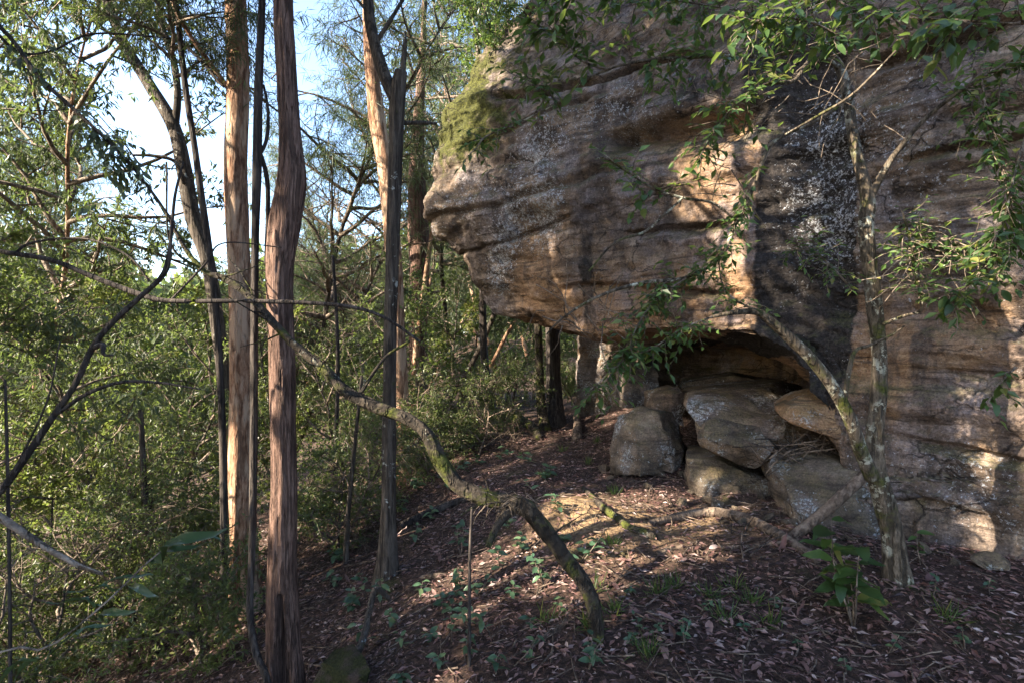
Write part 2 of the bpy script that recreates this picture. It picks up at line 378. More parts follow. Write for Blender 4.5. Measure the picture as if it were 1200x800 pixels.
d = 0.08 * fbm(P * 0.55 + 3, 2) + 0.075 * big + 0.036 * strata * (0.5 + 0.5 * vis) + 0.06 * (rg - 0.6) + 0.009 * fine + 0.024 * fbm(P * 4.2, 4) + 0.018 * (0.4 - np.abs(fbm(P * 9, 3))) + .009 * fbm(P * 33, 2)
def crack(zc, slope, x0, x1, depth, wid):
    """a bedding crack: a recess that runs along the face, with a shelf above"""
    zl = zc + slope * P[:, 0] + 0.10 * pnoise(P * np.array([1.5, 1.5, 0.1]) + 40)
    t = (P[:, 2] - zl) / wid
    return -depth * np.exp(-np.where(t > 0, (t * 2.4) ** 2, (t * 0.9) ** 2)) * sstep(x0, x0 + 0.3, P[:, 0]) * (1 - sstep(x1 - 0.4, x1, P[:, 0]))
front = sstep(0.0, 0.2, -(N1[:, 1]) - 0.05)
d = d + crack(4.05, -0.06, 1.0, 2.55, 0.36, 0.18) + crack(3.50, 0.10, -1.6, 1.5, 0.13, 0.07) + crack(3.02, 0.16, -1.3, 0.9, 0.08, 0.04) + crack(5.0, -0.12, -0.4, 2.2, 0.18, 0.07) + crack(2.35, -0.10, 0.6, 2.4, 0.12, 0.05) + crack(4.5, 0.12, -1.0, 1.2, 0.08, 0.05) + crack(2.75, 0.05, 1.2, 2.4, 0.12, 0.05) + crack(3.3, -0.05, 3.1, 5, 0.12, 0.05) + crack(4.3, -0.08, 2.9, 5, 0.16, 0.07)
d = d + crack(1.15, -0.10, 3.05, 5.0, 0.10, 0.05) + crack(0.75, -0.12, 3.05, 5.0, 0.12, 0.05) + crack(1.75, -0.10, 3.2, 5.0, 0.07, 0.04)
# the stained hollow behind the lichen tree
scoop = np.exp(-(((P[:, 0] - 2.78) / 0.38) ** 2)) * sstep(0.9, 1.6, P[:, 2]) * (1 - sstep(3.9, 4.6, P[:, 2])) * front
d = d - 0.26 * scoop
P2 = P + N1 * d[:, None]
fr = (P[:, 1] < 9.0)
def blob(x, z, rx, rz): return np.exp(-(((P[:, 0] - x) / rx) ** 4 + ((P[:, 2] - z) / rz) ** 4)) * fr
stain = np.clip(1.35 * blob(2.66, 2.7, 0.29, 1.9) + 0.55 * blob(0.95, 2.4, 0.10, 0.9) + 0.5 * blob(1.95, 4.2, 0.5, 0.35) + 0.4 * blob(-0.9, 4.4, 0.5, 1.0), 0, 1)
lich = np.clip(0.85 * blob(2.74, 3.1, 0.26, 0.95) + 0.9 * blob(0.30, 3.5, 0.45, 0.7) + 0.9 * blob(-0.15, 2.7, 0.22, 0.55) + 0.6 * blob(0.9, 4.3, 0.9, 0.35) + 0.5 * blob(-0.8, 3.5, 0.5, 0.4) + 0.55 * blob(3.1, 3.1, 0.35, 0.8) + 0.5 * blob(3.6, 0.5, 0.8, 0.4), 0, 1)
tan = np.clip(blob(1.4, 1.9, 1.1, 0.5) + 0.8 * blob(2.15, 2.9, 0.35, 1.0) + 0.7 * blob(0.35, 2.3, 0.35, 0.8) + 0.7 * blob(3.5, 1.3, 0.9, 0.6) + 0.8 * blob(1.9, 3.7, 0.4, 0.3) + 0.5 * blob(2.9, 1.4, 0.4, 0.6), 0, 1)
moss = np.clip(0.7 * blob(-0.95, 5.1, 0.6, 1.0) + 0.5 * blob(0.1, 5.3, 1.1, 0.9) + .25 * blob(-.6, 4.4, .6, .5), 0, 1) + sstep(6.0, 7.5, P[:, 2])
jj = np.arange(NV - 1)[:, None] * NU + np.arange(NU - 1)[None]
rf = np.stack([jj, jj + 1, jj + NU + 1, jj + NU], -1).reshape(-1, 4)
a, b_, c_ = P2[rf[:, 0]], P2[rf[:, 1]], P2[rf[:, 2]]
if (np.cross(b_ - a, c_ - a) * N1[rf[:, 0]]).sum() < 0: rf = rf[:, ::-1]
rock = mesh_obj('rock_overhang', P2, rf, ROCK)
for nme, arr in (('stain', stain), ('lich', lich), ('tan', tan), ('moss', moss)):
    at_ = rock.data.attributes.new(nme, 'FLOAT', 'POINT'); at_.data.foreach_set('value', np.ascontiguousarray(arr, np.float32))
tag(rock, 'huge weathered sandstone outcrop overhanging a low hollow, streaked black and spotted with pale lichen', 'rock')

MOSSR = NT('moss_cushion'); _v = MOSSR.coord('Object'); _n = MOSSR.noise(_v, 60, 4, .7); _n2 = MOSSR.noise(_v, 7, 4)
MOSSR.color(MOSSR.mix(MOSSR.mask(_n2, .48, .6), MOSSR.ramp(_n, [(.3, (.009, .011, .004)), (.7, (.042, .046, .012))]), (.06, .042, .034))); MOSSR.rough(.95); MOSSR.bump(_n, 1, .02); MOSSR = MOSSR.m
def hull_rock(name, pts, label, mat=ROCK2, amp=0.035, cat='boulder', group=None, big=False):
    bm = bmesh.new()
    for p in pts: bm.verts.new([float(c) for c in p])
    bmesh.ops.convex_hull(bm, input=bm.verts)
    bmesh.ops.delete(bm, geom=[v for v in bm.verts if not v.link_faces], context='VERTS')
    rq = np.random.RandomState(len(label) * 7 + len(pts))
    for k in range(9 if cat == 'boulder' else 0):          # fracture planes that break off the corners
        vv = np.array([q.co[:] for q in bm.verts]); cc = vv.mean(0); nn = unit(rq.normal(size=3) + np.array([0, -0.5, 0.15])); dd = ((vv - cc) @ nn).max()
        bmesh.ops.bisect_plane(bm, geom=list(bm.verts) + list(bm.edges) + list(bm.faces), plane_co=cc + nn * dd * (0.80 + 0.12 * rq.rand()), plane_no=nn, clear_outer=True)
        vv = [tuple(q.co) for q in bm.verts]; bm.clear()
        for q in vv: bm.verts.new(q)
        bmesh.ops.remove_doubles(bm, verts=list(bm.verts), dist=0.004); bmesh.ops.convex_hull(bm, input=bm.verts)
        bmesh.ops.delete(bm, geom=[q for q in bm.verts if not q.link_faces], context='VERTS')
    bmesh.ops.dissolve_limit(bm, angle_limit=0.10, verts=list(bm.verts), edges=list(bm.edges))
    bmesh.ops.bevel(bm, geom=list(bm.edges), offset=0.010, segments=1, affect='EDGES', clamp_overlap=True)
    bmesh.ops.triangulate(bm, faces=list(bm.faces))
    for k in range(5):
        le = [e for e in bm.edges if e.calc_length() > 0.06]
        if not le or len(bm.verts) > 9000: break
        bmesh.ops.subdivide_edges(bm, edges=le, cuts=1, use_grid_fill=False); bmesh.ops.triangulate(bm, faces=list(bm.faces))
    bm.normal_update()
    for e_ in bm.edges: e_.smooth = e_.calc_face_angle(0) < 0.30
    v = np.array([q.co[:] for q in bm.verts]); c = v.mean(0); q = v + 5.0 * len(label)
    n = unit(v - c)
    st = np.tanh(3 * pnoise(np.stack([q[:, 0] * .7, q[:, 1] * .7, q[:, 2] * 9], 1)))
    chip = np.clip(fbm(q * 3.1 + 8, 3) - 0.25, 0, 1)
    v = v + n * (amp * 0.35 * fbm(q * 2.2, 2) + amp * 0.25 * st - amp * 1.6 * chip + amp * 0.35 * fbm(q * 9, 3) + amp * 0.2 * fbm(q * 25, 2))[:, None]
    c[2] = v[:, 2].min()
    for q_, co in zip(bm.verts, v - c): q_.co = co
    for f_ in bm.faces: f_.smooth = True
    me = bpy.data.meshes.new(name); bm.to_mesh(me); bm.free(); me.materials.append(mat)
    o = bpy.data.objects.new(name, me); COL.objects.link(o); o.location = [float(x) for x in c]
    return tag(o, label, cat, group)
def block(front, Yf, depth, drop=0.0, side=0.0, top_tilt=0.0):
    """corner points: an outline seen from the front at distance(s) Yf, and its back 'depth' further in"""
    pts = []
    for k, (x, y) in enumerate(front):
        Yk = Yf[k] if isinstance(Yf, (list, tuple)) else Yf
        p = at(x, y, Yk); pts.append(p)
        pts.append(p + np.array([side * depth, depth, top_tilt * depth]))
    return pts
hull_rock('boulder', [at(712, 556, 6.7), at(722, 486, 6.9), at(748, 474, 7.0), at(768, 482, 6.5), at(790, 484, 7.0), at(806, 552, 6.5), at(760, 558, 6.2), at(745, 500, 6.5), at(810, 540, 7.4), at(730, 545, 7.6), at(780, 490, 7.6)], 'pale grey lichened triangular boulder at the mouth of the hollow', amp=0.05)
hull_rock('boulder', block([(730, 478), (732, 440), (742, 424), (772, 430), (778, 478)], 7.4, 0.7), 'pinkish upright block wedged behind the grey triangular boulder', amp=0.04)
hull_rock('boulder', block([(764, 492), (766, 462), (798, 454), (806, 470), (804, 500)], 6.9, 0.6), 'small tan block leaning between the pinkish block and the long slab', amp=0.04)
hull_rock('boulder', block([(796, 470), (812, 458), (934, 446), (936, 500), (900, 524), (830, 512)], [6.1, 6.6, 6.6, 5.7, 5.6, 5.7], 1.5, side=0.25, top_tilt=-0.02), 'broad flat purplish slab forming the ledge of the hollow', amp=0.05)
hull_rock('boulder', block([(816, 500), (838, 490), (890, 500), (906, 524), (898, 558), (852, 544), (822, 528)], [5.75, 5.8, 5.7, 5.45, 5.4, 5.5, 5.6], 0.9, side=0.3), 'greenish lichened block under the broad flat slab', amp=0.04)
hull_rock('boulder', block([(800, 574), (804, 538), (836, 536), (872, 556), (916, 572), (918, 604), (850, 596)], [5.85, 5.95, 5.9, 5.7, 5.5, 5.3, 5.5], 0.8, side=0.35), 'low rounded block at the foot of the greenish lichened block', amp=0.04)
hull_rock('boulder', block([(896, 548), (912, 530), (962, 530), (1024, 552), (1052, 600), (1052, 668), (960, 640), (912, 600)], [5.25, 5.35, 5.25, 4.75, 4.55, 4.3, 4.55, 5.0], 0.9, side=0.35), 'bluish grey block under the stick pile, a dead limb leaning on it', amp=0.045)
hull_rock('boulder', block([(910, 484), (938, 466), (980, 456), (1008, 470), (1010, 524), (970, 510), (930, 498)], [5.15, 5.3, 5.3, 5.0, 4.9, 4.95, 5.05], 0.7, side=0.35), 'orange tan wedge of rock above the stick pile', amp=0.03, mat=ROCK3)
hull_rock('boulder', block([(900, 545), (905, 500), (940, 486), (1010, 500), (1014, 545)], 5.75, 0.9, side=0.3), 'dark block at the back of the stick pile', amp=0.04)
hull_rock('boulder', block([(790, 490), (800, 448), (860, 440), (940, 452), (950, 490)], 7.6, 0.9, side=0.3), 'dark brown rubble block at the back of the hollow', amp=0.05)
hull_rock('boulder', [np.array(p) for p in [(1.25, 11.2, -0.6), (1.35, 11.4, 2.2), (2.6, 10.6, -0.6), (2.6, 10.6, 2.4), (4, 12.5, -.6), (4, 12.5, 2.6), (2.2, 13, -.6), (2.2, 13, 2.6)]], 'grey rock wall beyond the overhang behind the dark trunks', amp=0.08)
hull_rock('boulder', [at(365, 812, 3.35), at(374, 780, 3.5), at(392, 758, 3.7), at(414, 756, 3.65), at(428, 772, 3.5), at(436, 800, 3.3), at(372, 812, 3.8), at(398, 760, 4.0), at(428, 785, 3.9)], 'moss covered boulder on the slope beside the furrowed trunk', amp=0.06, mat=MOSSR)

_rr = np.random.RandomState(8); _prot = []
GR = 'broken stones at the foot of the blocks'; LR = 'small broken stone lying at the foot of the fallen blocks'
for k in range(4):
    p = unit(_rr.normal(size=(12, 3))) * np.array([.085, .07, .05]) * (0.8 + .4 * _rr.rand(12))[:, None]
    _prot.append(hull_rock('rubble_stone', p, LR, amp=0.008, cat='stone', group=GR))
_sp = [(716, 560), (742, 566), (772, 564), (798, 566), (812, 580), (800, 590), (838, 596), (862, 600), (884, 606), (902, 612), (925, 622), (890, 594), (940, 640), (815, 560), (788, 556), (760, 575), (850, 612), (705, 548), (965, 650), (870, 618), (830, 590), (1080, 655), (1120, 668), (1160, 672)]
for k, (x, y) in enumerate(_sp):
    Yd = 1.62 * F / (y - 400); X = (x - 600) / F * Yd
    o = _prot[k] if k < 4 else _prot[k % 4].copy()
    if k >= 4: COL.objects.link(o)
    s_ = 0.5 + 0.9 * _rr.rand(); o.scale = (s_, s_, s_); o.rotation_euler = (_rr.normal() * .3, _rr.normal() * .3, _rr.rand() * 6); o.location = (X, Yd, float(gz(X, Yd)[0]) - 0.015)

# ------------------------------------------------------------------ bark and leaf materials
STRINGY = bark_mat('red_stringybark', (0.036, 0.020, 0.016), (0.125, 0.074, 0.056), (0.25, 0.16, 0.125), (18, 18, 2.6), bumpd=0.02)
PALE = bark_mat('pale_peeling_bark', (0.065, 0.030, 0.019), (0.23, 0.120, 0.070), (0.44, 0.285, 0.19), (12, 12, 3.0), bumpd=0.014, peel=(0.42, 0.29, 0.20))
GREYB = bark_mat('grey_brown_bark', (0.018, 0.014, 0.012), (0.062, 0.050, 0.040), (0.135, 0.110, 0.09), (14, 14, 1.8), (0.35, 0.36, 0.33), 0.25, 0.12)
DARKB = bark_mat('dark_bark', (0.012, 0.010, 0.010), (0.045, 0.036, 0.032), (0.10, 0.082, 0.07), (14, 14, 2.0))
LICHB = bark_mat('lichened_bark', (0.018, 0.014, 0.010), (0.075, 0.058, 0.040), (0.20, 0.16, 0.12), (14, 14, 5.0), (0.36, 0.35, 0.28), 0.46, 0.43, 0.014)
MOSSB = bark_mat('mossy_bark', (0.010, 0.008, 0.007), (0.036, 0.028, 0.021), (0.085, 0.068, 0.05), (8, 8, 8), (0.30, 0.30, 0.24), 0.2, 0.62, 0.018)
DEADW = bark_mat('dead_wood', (0.04, 0.028, 0.021), (0.125, 0.090, 0.068), (0.25, 0.195, 0.15), (6, 6, 6))
TWIG = bark_mat('twig_bark', (0.05, 0.038, 0.030), (0.15, 0.115, 0.09), (0.32, 0.26, 0.20), (8, 8, 8))
G_UNDER = [(0.0, (0.026, 0.035, 0.022)), (0.45, (0.048, 0.066, 0.029)), (0.75, (0.085, 0.106, 0.038)), (1.0, (0.18, 0.175, 0.07))]
G_BLUE = [(0.0, (0.026, 0.038, 0.026)), (0.5, (0.050, 0.066, 0.042)), (1.0, (0.10, 0.115, 0.062))]
G_BROAD = [(0.0, (0.020, 0.044, 0.016)), (0.5, (0.040, 0.082, 0.024)), (0.85, (0.075, 0.130, 0.032)), (1.0, (0.20, 0.19, 0.05))]
LEAF_U = leaf_mat('understorey_leaf', G_UNDER, 0.40)
LEAF_Y = leaf_mat('yellowish_leaf', [(0.0, (0.030, 0.040, 0.012)), (0.5, (0.075, 0.085, 0.022)), (1.0, (0.19, 0.175, 0.045))], 0.42)
LEAF_E = leaf_mat('gum_leaf', G_BLUE, 0.30, 0.5)
LEAF_B = leaf_mat('broad_leaf', G_BROAD, 0.40, 0.38)
LEAF_BO = leaf_mat('broad_leaf_single', G_BROAD, 0.40, 0.38, src='obj')
LEAF_S = leaf_mat('seedling_leaf', [(0.0, (0.030, 0.065, 0.040)), (0.6, (0.055, 0.105, 0.060)), (1.0, (0.10, 0.15, 0.07))], 0.25, 0.32, src='obj')
G_DEAD = [(0.0, (0.028, 0.015, 0.015)), (0.3, (0.090, 0.045, 0.040)), (0.6, (0.160, 0.085, 0.072)), (0.88, (0.24, 0.155, 0.135)), (1.0, (0.33, 0.26, 0.24))]
LEAF_D = leaf_mat('dead_leaf', G_DEAD, 0.0, 0.45); LEAF_DO = leaf_mat('dead_leaf_single', G_DEAD, 0.0, 0.45, src='obj')

# ------------------------------------------------------------------ gaps cut in the crowns to let sun through to chosen spots
GAPS = []
def gap(p, r): GAPS.append((np.asarray(p, float), r * 1.25 + 0.10))
def keep_mask(P, thin=1.0):
    P = np.asarray(P, float); keep = np.ones(len(P), bool)
    for p, r in GAPS:
        dlt = P - p; t = dlt @ SUN; q = dlt - t[:, None] * SUN
        keep &= ~((t > 0.3) & (np.linalg.norm(q, axis=1) < r * (0.75 + 0.25 * np.sin(3 * np.arctan2(q[:, 2], q[:, 1]) + p[0] * 7))))
    return keep
for x, y in ((690, 575), (715, 590), (745, 602), (705, 620), (760, 640)): gap(at(x, y, 1.6 * F / (y - 400) * 1.0), 0.2)
for x, y, r in ((870, 160, .2), (850, 205, .28), (835, 240, .25), (865, 250, .2), (870, 330, .14), (880, 385, .12)): gap(at(x, y, 5.7), r)
for x, y, r in ((277, 10, .12), (280, 55, .1), (278, 100, .08), (276, 150, .12), (276, 185, .1), (276, 235, .12), (283, 370, .08), (280, 575, .12), (285, 610, .1), (283, 520, .08)): gap(at(x, y, 5.7), r)
for x, y, r in ((1020, 300, .13), (1022, 345, .13), (1031, 410, .10), (1030, 460, .13), (1000, 500, .08), (985, 470, .08), (1015, 250, .10), (1045, 185, .06)): gap(at(x, y, 3.55), r)
for x, y, r in ((560, 610, .06), (500, 690, .06), (450, 770, .05), (340, 580, .08), (1120, 230, .08)): gap(at(x, y, min(4.2, 1.7 * F / max(y - 400, 250))), r)
for x, y, Yd, r in ((1150, 230, 3.0, .06), (1180, 180, 2.9, .08), (1120, 290, 3.1, .05), (1165, 310, 2.9, .06), (880, 40, 3.2, .06), (780, 340, 3.2, .05), (745, 390, 3.15, .05), (840, 150, 3.1, .05), (700, 40, 3.0, .06), (1010, 690, 3.2, .04)): gap(at(x, y, Yd), r)
for x, y, r in ((530, 90, .5), (555, 50, .5), (520, 150, .3)): gap(at(x, y, 8.2), r)

for x, y, Yd, r in ((60, 330, 8, .9), (130, 300, 9, 1.2), (150, 390, 8, .7), (215, 360, 9, .9), (100, 430, 8, .5), (20, 250, 12, 1.5), (400, 300, 10, .9), (430, 380, 11, .9), (560, 360, 14, 1.2), (520, 400, 13, .9), (250, 300, 11, 1.2), (390, 250, 13, 1.4), (500, 440, 11, .5), (40, 480, 6.5, .35), (150, 520, 6.5, .3), (590, 470, 12, .3), (380, 430, 9, .4), (110, 620, 5.5, .3), (190, 700, 5.2, .3), (230, 740, 5.2, .22), (130, 740, 5, .3), (60, 690, 5, .2), (180, 330, 12, 1.0), (340, 160, 14, 1.5), (500, 100, 14, 1.5), (490, 300, 12, .4), (440, 150, 9, .4), (90, 110, 9, .8), (330, 560, 3.7, .1), (335, 300, 3.7, .14), (230, 450, 9, .3)): gap(at(x, y, Yd), r)
# ------------------------------------------------------------------ tree generator
def wobble(rng, p0, d0, L, n, bend, up=0.0, ntrop=None):
    pts = [np.asarray(p0, float)]; d = unit(d0)
    for k in range(n):
        d = unit(d + bend * rng.normal(size=3) + np.array([0, 0, up]))
        pts.append(pts[-1] + d * L / n)
    return np.array(pts)
def crown(rng, axis, R, n_limb, n_sub, n_twig, n_leaf, lsize, lwidth, droop=0.3, up=0.05, cb=0.25, limb_r=0.03, twig_l=0.35, prof=None, limb_up=0.35, wob=0.16, cw=False):
    """limbs, twigs and leaves round the upper part (from fraction cb) of a trunk axis; returns two MBs"""
    wood = MB(); leaf = MB(); S = []; Dv = []; Ln = []
    ax = spline(axis, 40)
    for k in range(n_limb):
        f = cb + (1 - cb) * ((k + rng.rand()) / n_limb); p0 = ax[min(39, int(f * 39))]
        g = (f - cb) / (1 - cb)
        w = prof(g) if prof else (0.35 + 1.1 * np.sqrt(max(0.0, g)) * (1.05 - g) ** 0.5)
        az = k * 2.4 + rng.normal() * 0.5; L = R * w * (0.7 + 0.5 * rng.rand())
        d0 = np.array([math.cos(az), math.sin(az), limb_up + 0.5 * g + 0.25 * rng.normal()])
        pl = wobble(rng, p0, d0, L, 7, wob, up)
        if cw and not keep_mask(pl[2:]).all(): continue
        wood.tube(pl, np.linspace(limb_r * (1.15 - 0.7 * g), 0.004, 8), 5)
        for q in range(n_sub):
            t = 0.22 + 0.78 * (q + rng.rand()) / n_sub; a = pl[min(6, int(t * 7))]; b = pl[min(7, int(t * 7) + 1)]
            s0 = a + (b - a) * (t * 7 - int(t * 7) if t < 1 else 1)
            sd = unit(unit(b - a) * 0.7 + rng.normal(size=3) * np.array([0.75, 0.75, 0.5]))
            sl = L * (0.42 - 0.18 * t) * (0.6 + 0.7 * rng.rand()) + 0.15
            sp = wobble(rng, s0, sd, sl, 4, 0.2, up * 0.6)
            if cw and not keep_mask(sp).all(): continue
            wood.tube(sp, np.linspace(limb_r * 0.32, 0.0025, 5), 3, cap=False)
            tt = rng.rand(n_twig); ki = np.minimum(3, (tt * 4).astype(int))
            st = sp[ki] + (sp[ki + 1] - sp[ki]) * (tt * 4 - ki)[:, None]
            td = unit(unit(sp[ki + 1] - sp[ki]) * 0.6 + rng.normal(size=(n_twig, 3)) * 0.7)
            S.append(st); Dv.append(td); Ln.append(twig_l * (0.5 + 0.8 * rng.rand(n_twig)))
    S = np.concatenate(S); Dv = np.concatenate(Dv); Ln = np.concatenate(Ln); kk = keep_mask(S) | (not cw); S, Dv, Ln = S[kk], Dv[kk], Ln[kk]; m = len(S)
    E = S + Dv * Ln[:, None]
    sd = unit(np.cross(Dv, rng.normal(size=(m, 3)))) * 0.0022
    tv = np.stack([S + sd, S - sd, E], 1).reshape(-1, 3); wood.add(tv, np.arange(3 * m).reshape(-1, 3))
    t = np.repeat(np.arange(n_leaf)[None] + 0.5, m, 0).ravel() / n_leaf
    t = np.clip(t + 0.1 * rng.normal(size=len(t)), 0.05, 1.0)
    idx = np.repeat(np.arange(m), n_leaf)
    LP = S[idx] + Dv[idx] * (Ln[idx] * t)[:, None]
    LD = unit(Dv[idx] * 0.5 + rng.normal(size=(len(idx), 3)) * 0.65 + np.array([0, 0, -droop]))
    LN = unit(rng.normal(size=(len(idx), 3)) * 0.6 + np.array([0, 0, 1.0]))
    clump = np.repeat(rng.rand(m), n_leaf)
    LL = lsize * (0.6 + 0.7 * rng.rand(len(idx)))
    return wood, leaf, (LP, LD, LN, LL, LL * lwidth, np.clip(0.25 + 0.35 * clump + 0.35 * rng.rand(len(idx)), 0, 1))

def px_axis(pts):
    """[(x, y, width in px, distance)] -> points with a radius column"""
    return np.array([[*at(x, y, Y), 0.475 * w * Y / F / math.sqrt(1 + ((x - 600) / F) ** 2)] for x, y, w, Y in pts])
def trunk_obj(name, ax4, mat, parent, n=120, sides=24, bump=0.10, freq=(3.0, 1.0), origin=None, seed=0.0, foot=None, flare=1.0):
    s = spline(ax4, n); mb = MB()
    if flare > 1.0:
        zb = s[:, 2].min(); s[:, 3] *= 1 + (flare - 1) * np.exp(-(s[:, 2] - zb) / 0.22)
    mb.tube(s[:, :3], np.maximum(s[:, 3], 0.002), sides, True, bump, freq, seed=seed)
    return mb.build(name, mat, parent, True) if origin is None else child(name, mb, mat, parent, origin)
def child(name, mb, mat, parent, origin, smooth=True):
    """a part whose vertices were laid out in world space, parented to a thing that stands at origin"""
    v, f, t = mb.arrays(); return mesh_obj(name, v - np.asarray(origin), f, mat, parent, smooth, t)
def root_point(p, extra=0.12):
    """where a trunk whose lowest visible point is p meets the ground"""
    return np.array([p[0], p[1], gz(p[0], p[1])[0] - extra])
def px_tree(name, pts, mat, label, limbs=(), cat='tree', sides=24, n=120, bump=0.1, freq=(3, 1), flare=1.25, group=None, seed=0.0, limb_mat=None, limb_name='limb', ground_it=True, to_ground=None, n_limb=50):
    ax = px_axis(pts)
    if ground_it:
        p = ax[0] if ax[0, 2] < ax[-1, 2] else ax[-1]
        g = root_point(p)
        if p[2] > g[2] + 0.02:
            extra = np.array([[p[0] if to_ground is None else to_ground[0], p[1] if to_ground is None else to_ground[1], 0, p[3] * 1.1]])
            extra[0, 2] = gz(extra[0, 0], extra[0, 1])[0] - 0.12
            ax = np.vstack([extra, ax]) if ax[0, 2] < ax[-1, 2] else np.vstack([ax, extra])
        if ax[0, 2] > ax[-1, 2]: ax = ax[::-1]
    base = ax[0, :3].copy(); base[2] = gz(base[0], base[1])[0] if ground_it else base[2]
    t = thing(name, base, label, cat, group)
    trunk_obj('trunk', ax, mat, t, n, sides, bump, freq, base, seed, flare=flare)
    for k, lp in enumerate(limbs):
        la = px_axis(lp); s = spline(la, n_limb); mb = MB(); mb.tube(s[:, :3], np.maximum(s[:, 3], 0.0025), 10, True, bump * 0.8, (2.5, 3), seed=seed + k)
        child(limb_name, mb, limb_mat or mat, t, base)
    return t, base, ax
def crown_parts(t, base, cw, leafmat, woodmat=TWIG, cull=True, lname='crown', bname='branches'):
    wood, leaf, (LP, LD, LN, LL, LW, LT) = cw
    if cull:
        k = keep_mask(LP + 0); LP, LD, LN, LL, LW, LT = LP[k], LD[k], LN[k], LL[k], LW[k], LT[k]
    leaf.leaves(LP, LD, LN, LL, LW, LT)
    o1 = child(bname, wood, woodmat, t, base); o2 = child(lname, leaf, leafmat, t, base, False)
    return o1, o2

rng = np.random.RandomState(11)
# --- the two tall red trunks, the thin stem between them and the others near the camera
def top(ax, dz, lean=(0, 0)):
    p = ax[-1, :3] if ax[-1, 2] > ax[0, 2] else ax[0, :3]
    return np.array([p - np.array([0, 0, dz * 0.5]), p, p + np.array([lean[0], lean[1], dz])])

GUM = dict(n_limb=16, n_sub=6, n_twig=9, n_leaf=13, lsize=0.13, lwidth=0.24, droop=0.9, up=0.02, cb=0.15, limb_r=0.05, twig_l=0.45, limb_up=0.5)
t1, b1, a1 = px_tree('stringybark_tree', [(341, -330, 18.6, 3.75), (336, -120, 21.4, 3.75), (332, 0, 23.2, 3.75), (336, 90, 25.1, 3.75), (340, 160, 27.0, 3.75), (342, 212, 35.3, 3.75), (334, 262, 38.1, 3.75), (328, 320, 33.5, 3.75), (330, 420, 31.6, 3.75), (333, 560, 31.6, 3.75), (331, 650, 35.3, 3.75), (331, 720, 40.0, 3.75), (334, 800, 44.6, 3.75)], STRINGY,
    'tall furrowed reddish trunk with a swollen burl at head height and a split foot', sides=72, n=300, bump=0.085, freq=(8.0, 1.6), flare=1.3)
tk = [o for o in t1.children if o.name.startswith('trunk')][0]; co = np.empty(len(tk.data.vertices) * 3, np.float32); tk.data.vertices.foreach_get('co', co); co = co.reshape(-1, 3) + b1
cx = np.interp(co[:, 2], [at(0, 800, 3.75)[2], at(0, 690, 3.75)[2]], [at(337, 0, 3.75)[0], at(334, 0, 3.75)[0]])
wd = 0.035 * sstep(at(0, 690, 3.75)[2], at(0, 760, 3.75)[2], co[:, 2])
wd = np.where(co[:, 2] < at(0, 690, 3.75)[2], 0.012 + 0.03 * (1 - sstep(at(0, 800, 3.75)[2], at(0, 700, 3.75)[2], co[:, 2])), 0)
push = np.exp(-((co[:, 0] - cx) / np.maximum(wd, 1e-4)) ** 2) * (wd > 0) * (co[:, 1] < 3.75)
co[:, 1] += 0.13 * push; tk.data.vertices.foreach_set('co', np.ascontiguousarray(co - b1, np.float32).ravel())
crown_parts(t1, b1, crown(rng, top(a1, 3.0), 2.6, **GUM), LEAF_E)
t2, b2, a2 = px_tree('stringybark_tree', [(268, -250, 22, 5.8), (272, -80, 25, 5.8), (276, 0, 27, 5.8), (279, 100, 28, 5.8), (276, 200, 29, 5.8), (280, 300, 28, 5.8), (283, 420, 29, 5.8), (282, 540, 31, 5.8), (286, 640, 35, 5.8), (289, 725, 39, 5.8)], PALE,
    'tall straight trunk with pale peeling bark catching the sun, behind a thin dark stem', sides=40, n=220, bump=0.06, freq=(4, 1.4), flare=1.5,
    limbs=([(272, 110, 7, 5.8), (250, 80, 7, 5.7), (225, 45, 6, 5.6), (205, 10, 5, 5.5), (190, -40, 4, 5.4)],))
crown_parts(t2, b2, crown(rng, top(a2, 4.0), 3.0, **GUM), LEAF_E)
t3, b3, a3 = px_tree('slender_tree', [(309, -160, 8, 3.9), (307, 0, 9, 3.9), (303, 100, 11, 3.9), (301, 200, 12, 3.9), (299, 280, 10, 3.9), (298, 400, 10, 3.85), (297, 550, 10, 3.8), (295, 650, 9, 3.75), (293, 715, 9, 3.7), (300, 765, 10, 3.65), (314, 800, 10, 3.6)], DARKB,
    'thin dark stem squeezed between the two tall reddish trunks', sides=12, bump=0.06, flare=1.0,
    limbs=([(299, 190, 5, 3.9), (312, 165, 5, 3.95), (314, 130, 4, 4.0), (309, 100, 3, 4.05)], [(300, 165, 5, 3.9), (312, 205, 6, 3.95), (314, 250, 6, 4.0), (312, 310, 6, 4.0)]))
crown_parts(t3, b3, crown(rng, top(a3, 1.6), 1.4, 10, 4, 6, 8, 0.08, 0.3, cb=0.3, limb_r=0.02), LEAF_E)
t4, b4, a4 = px_tree('forked_tree', [(470, 84, 15, 5.2), (466, 112, 19, 5.2), (463, 200, 17, 5.2), (460, 300, 16, 5.2), (457, 400, 16, 5.2), (456, 500, 17, 5.2), (455, 600, 19, 5.2), (453, 690, 27, 5.2)], GREYB,
    'grey brown trunk broken off at a fork with yellow moss', sides=28, n=160, bump=0.09, freq=(4, 1.8), flare=1.55,
    limbs=([(464, 118, 17, 5.2), (452, 92, 16, 5.25), (440, 55, 15, 5.35), (431, 0, 13, 5.45), (424, -120, 10, 5.6), (430, -260, 7, 5.7)], [(471, 92, 8, 5.2), (474, 60, 6, 5.2), (475, 38, 3, 5.2)],
           [(441, 50, 6, 5.35), (460, 20, 5, 5.4), (478, -10, 4, 5.5)], [(463, 145, 5, 5.2), (490, 144, 5, 5.3), (512, 145, 3, 5.4)], [(436, 20, 4, 5.4), (410, -10, 3, 5.4)]))
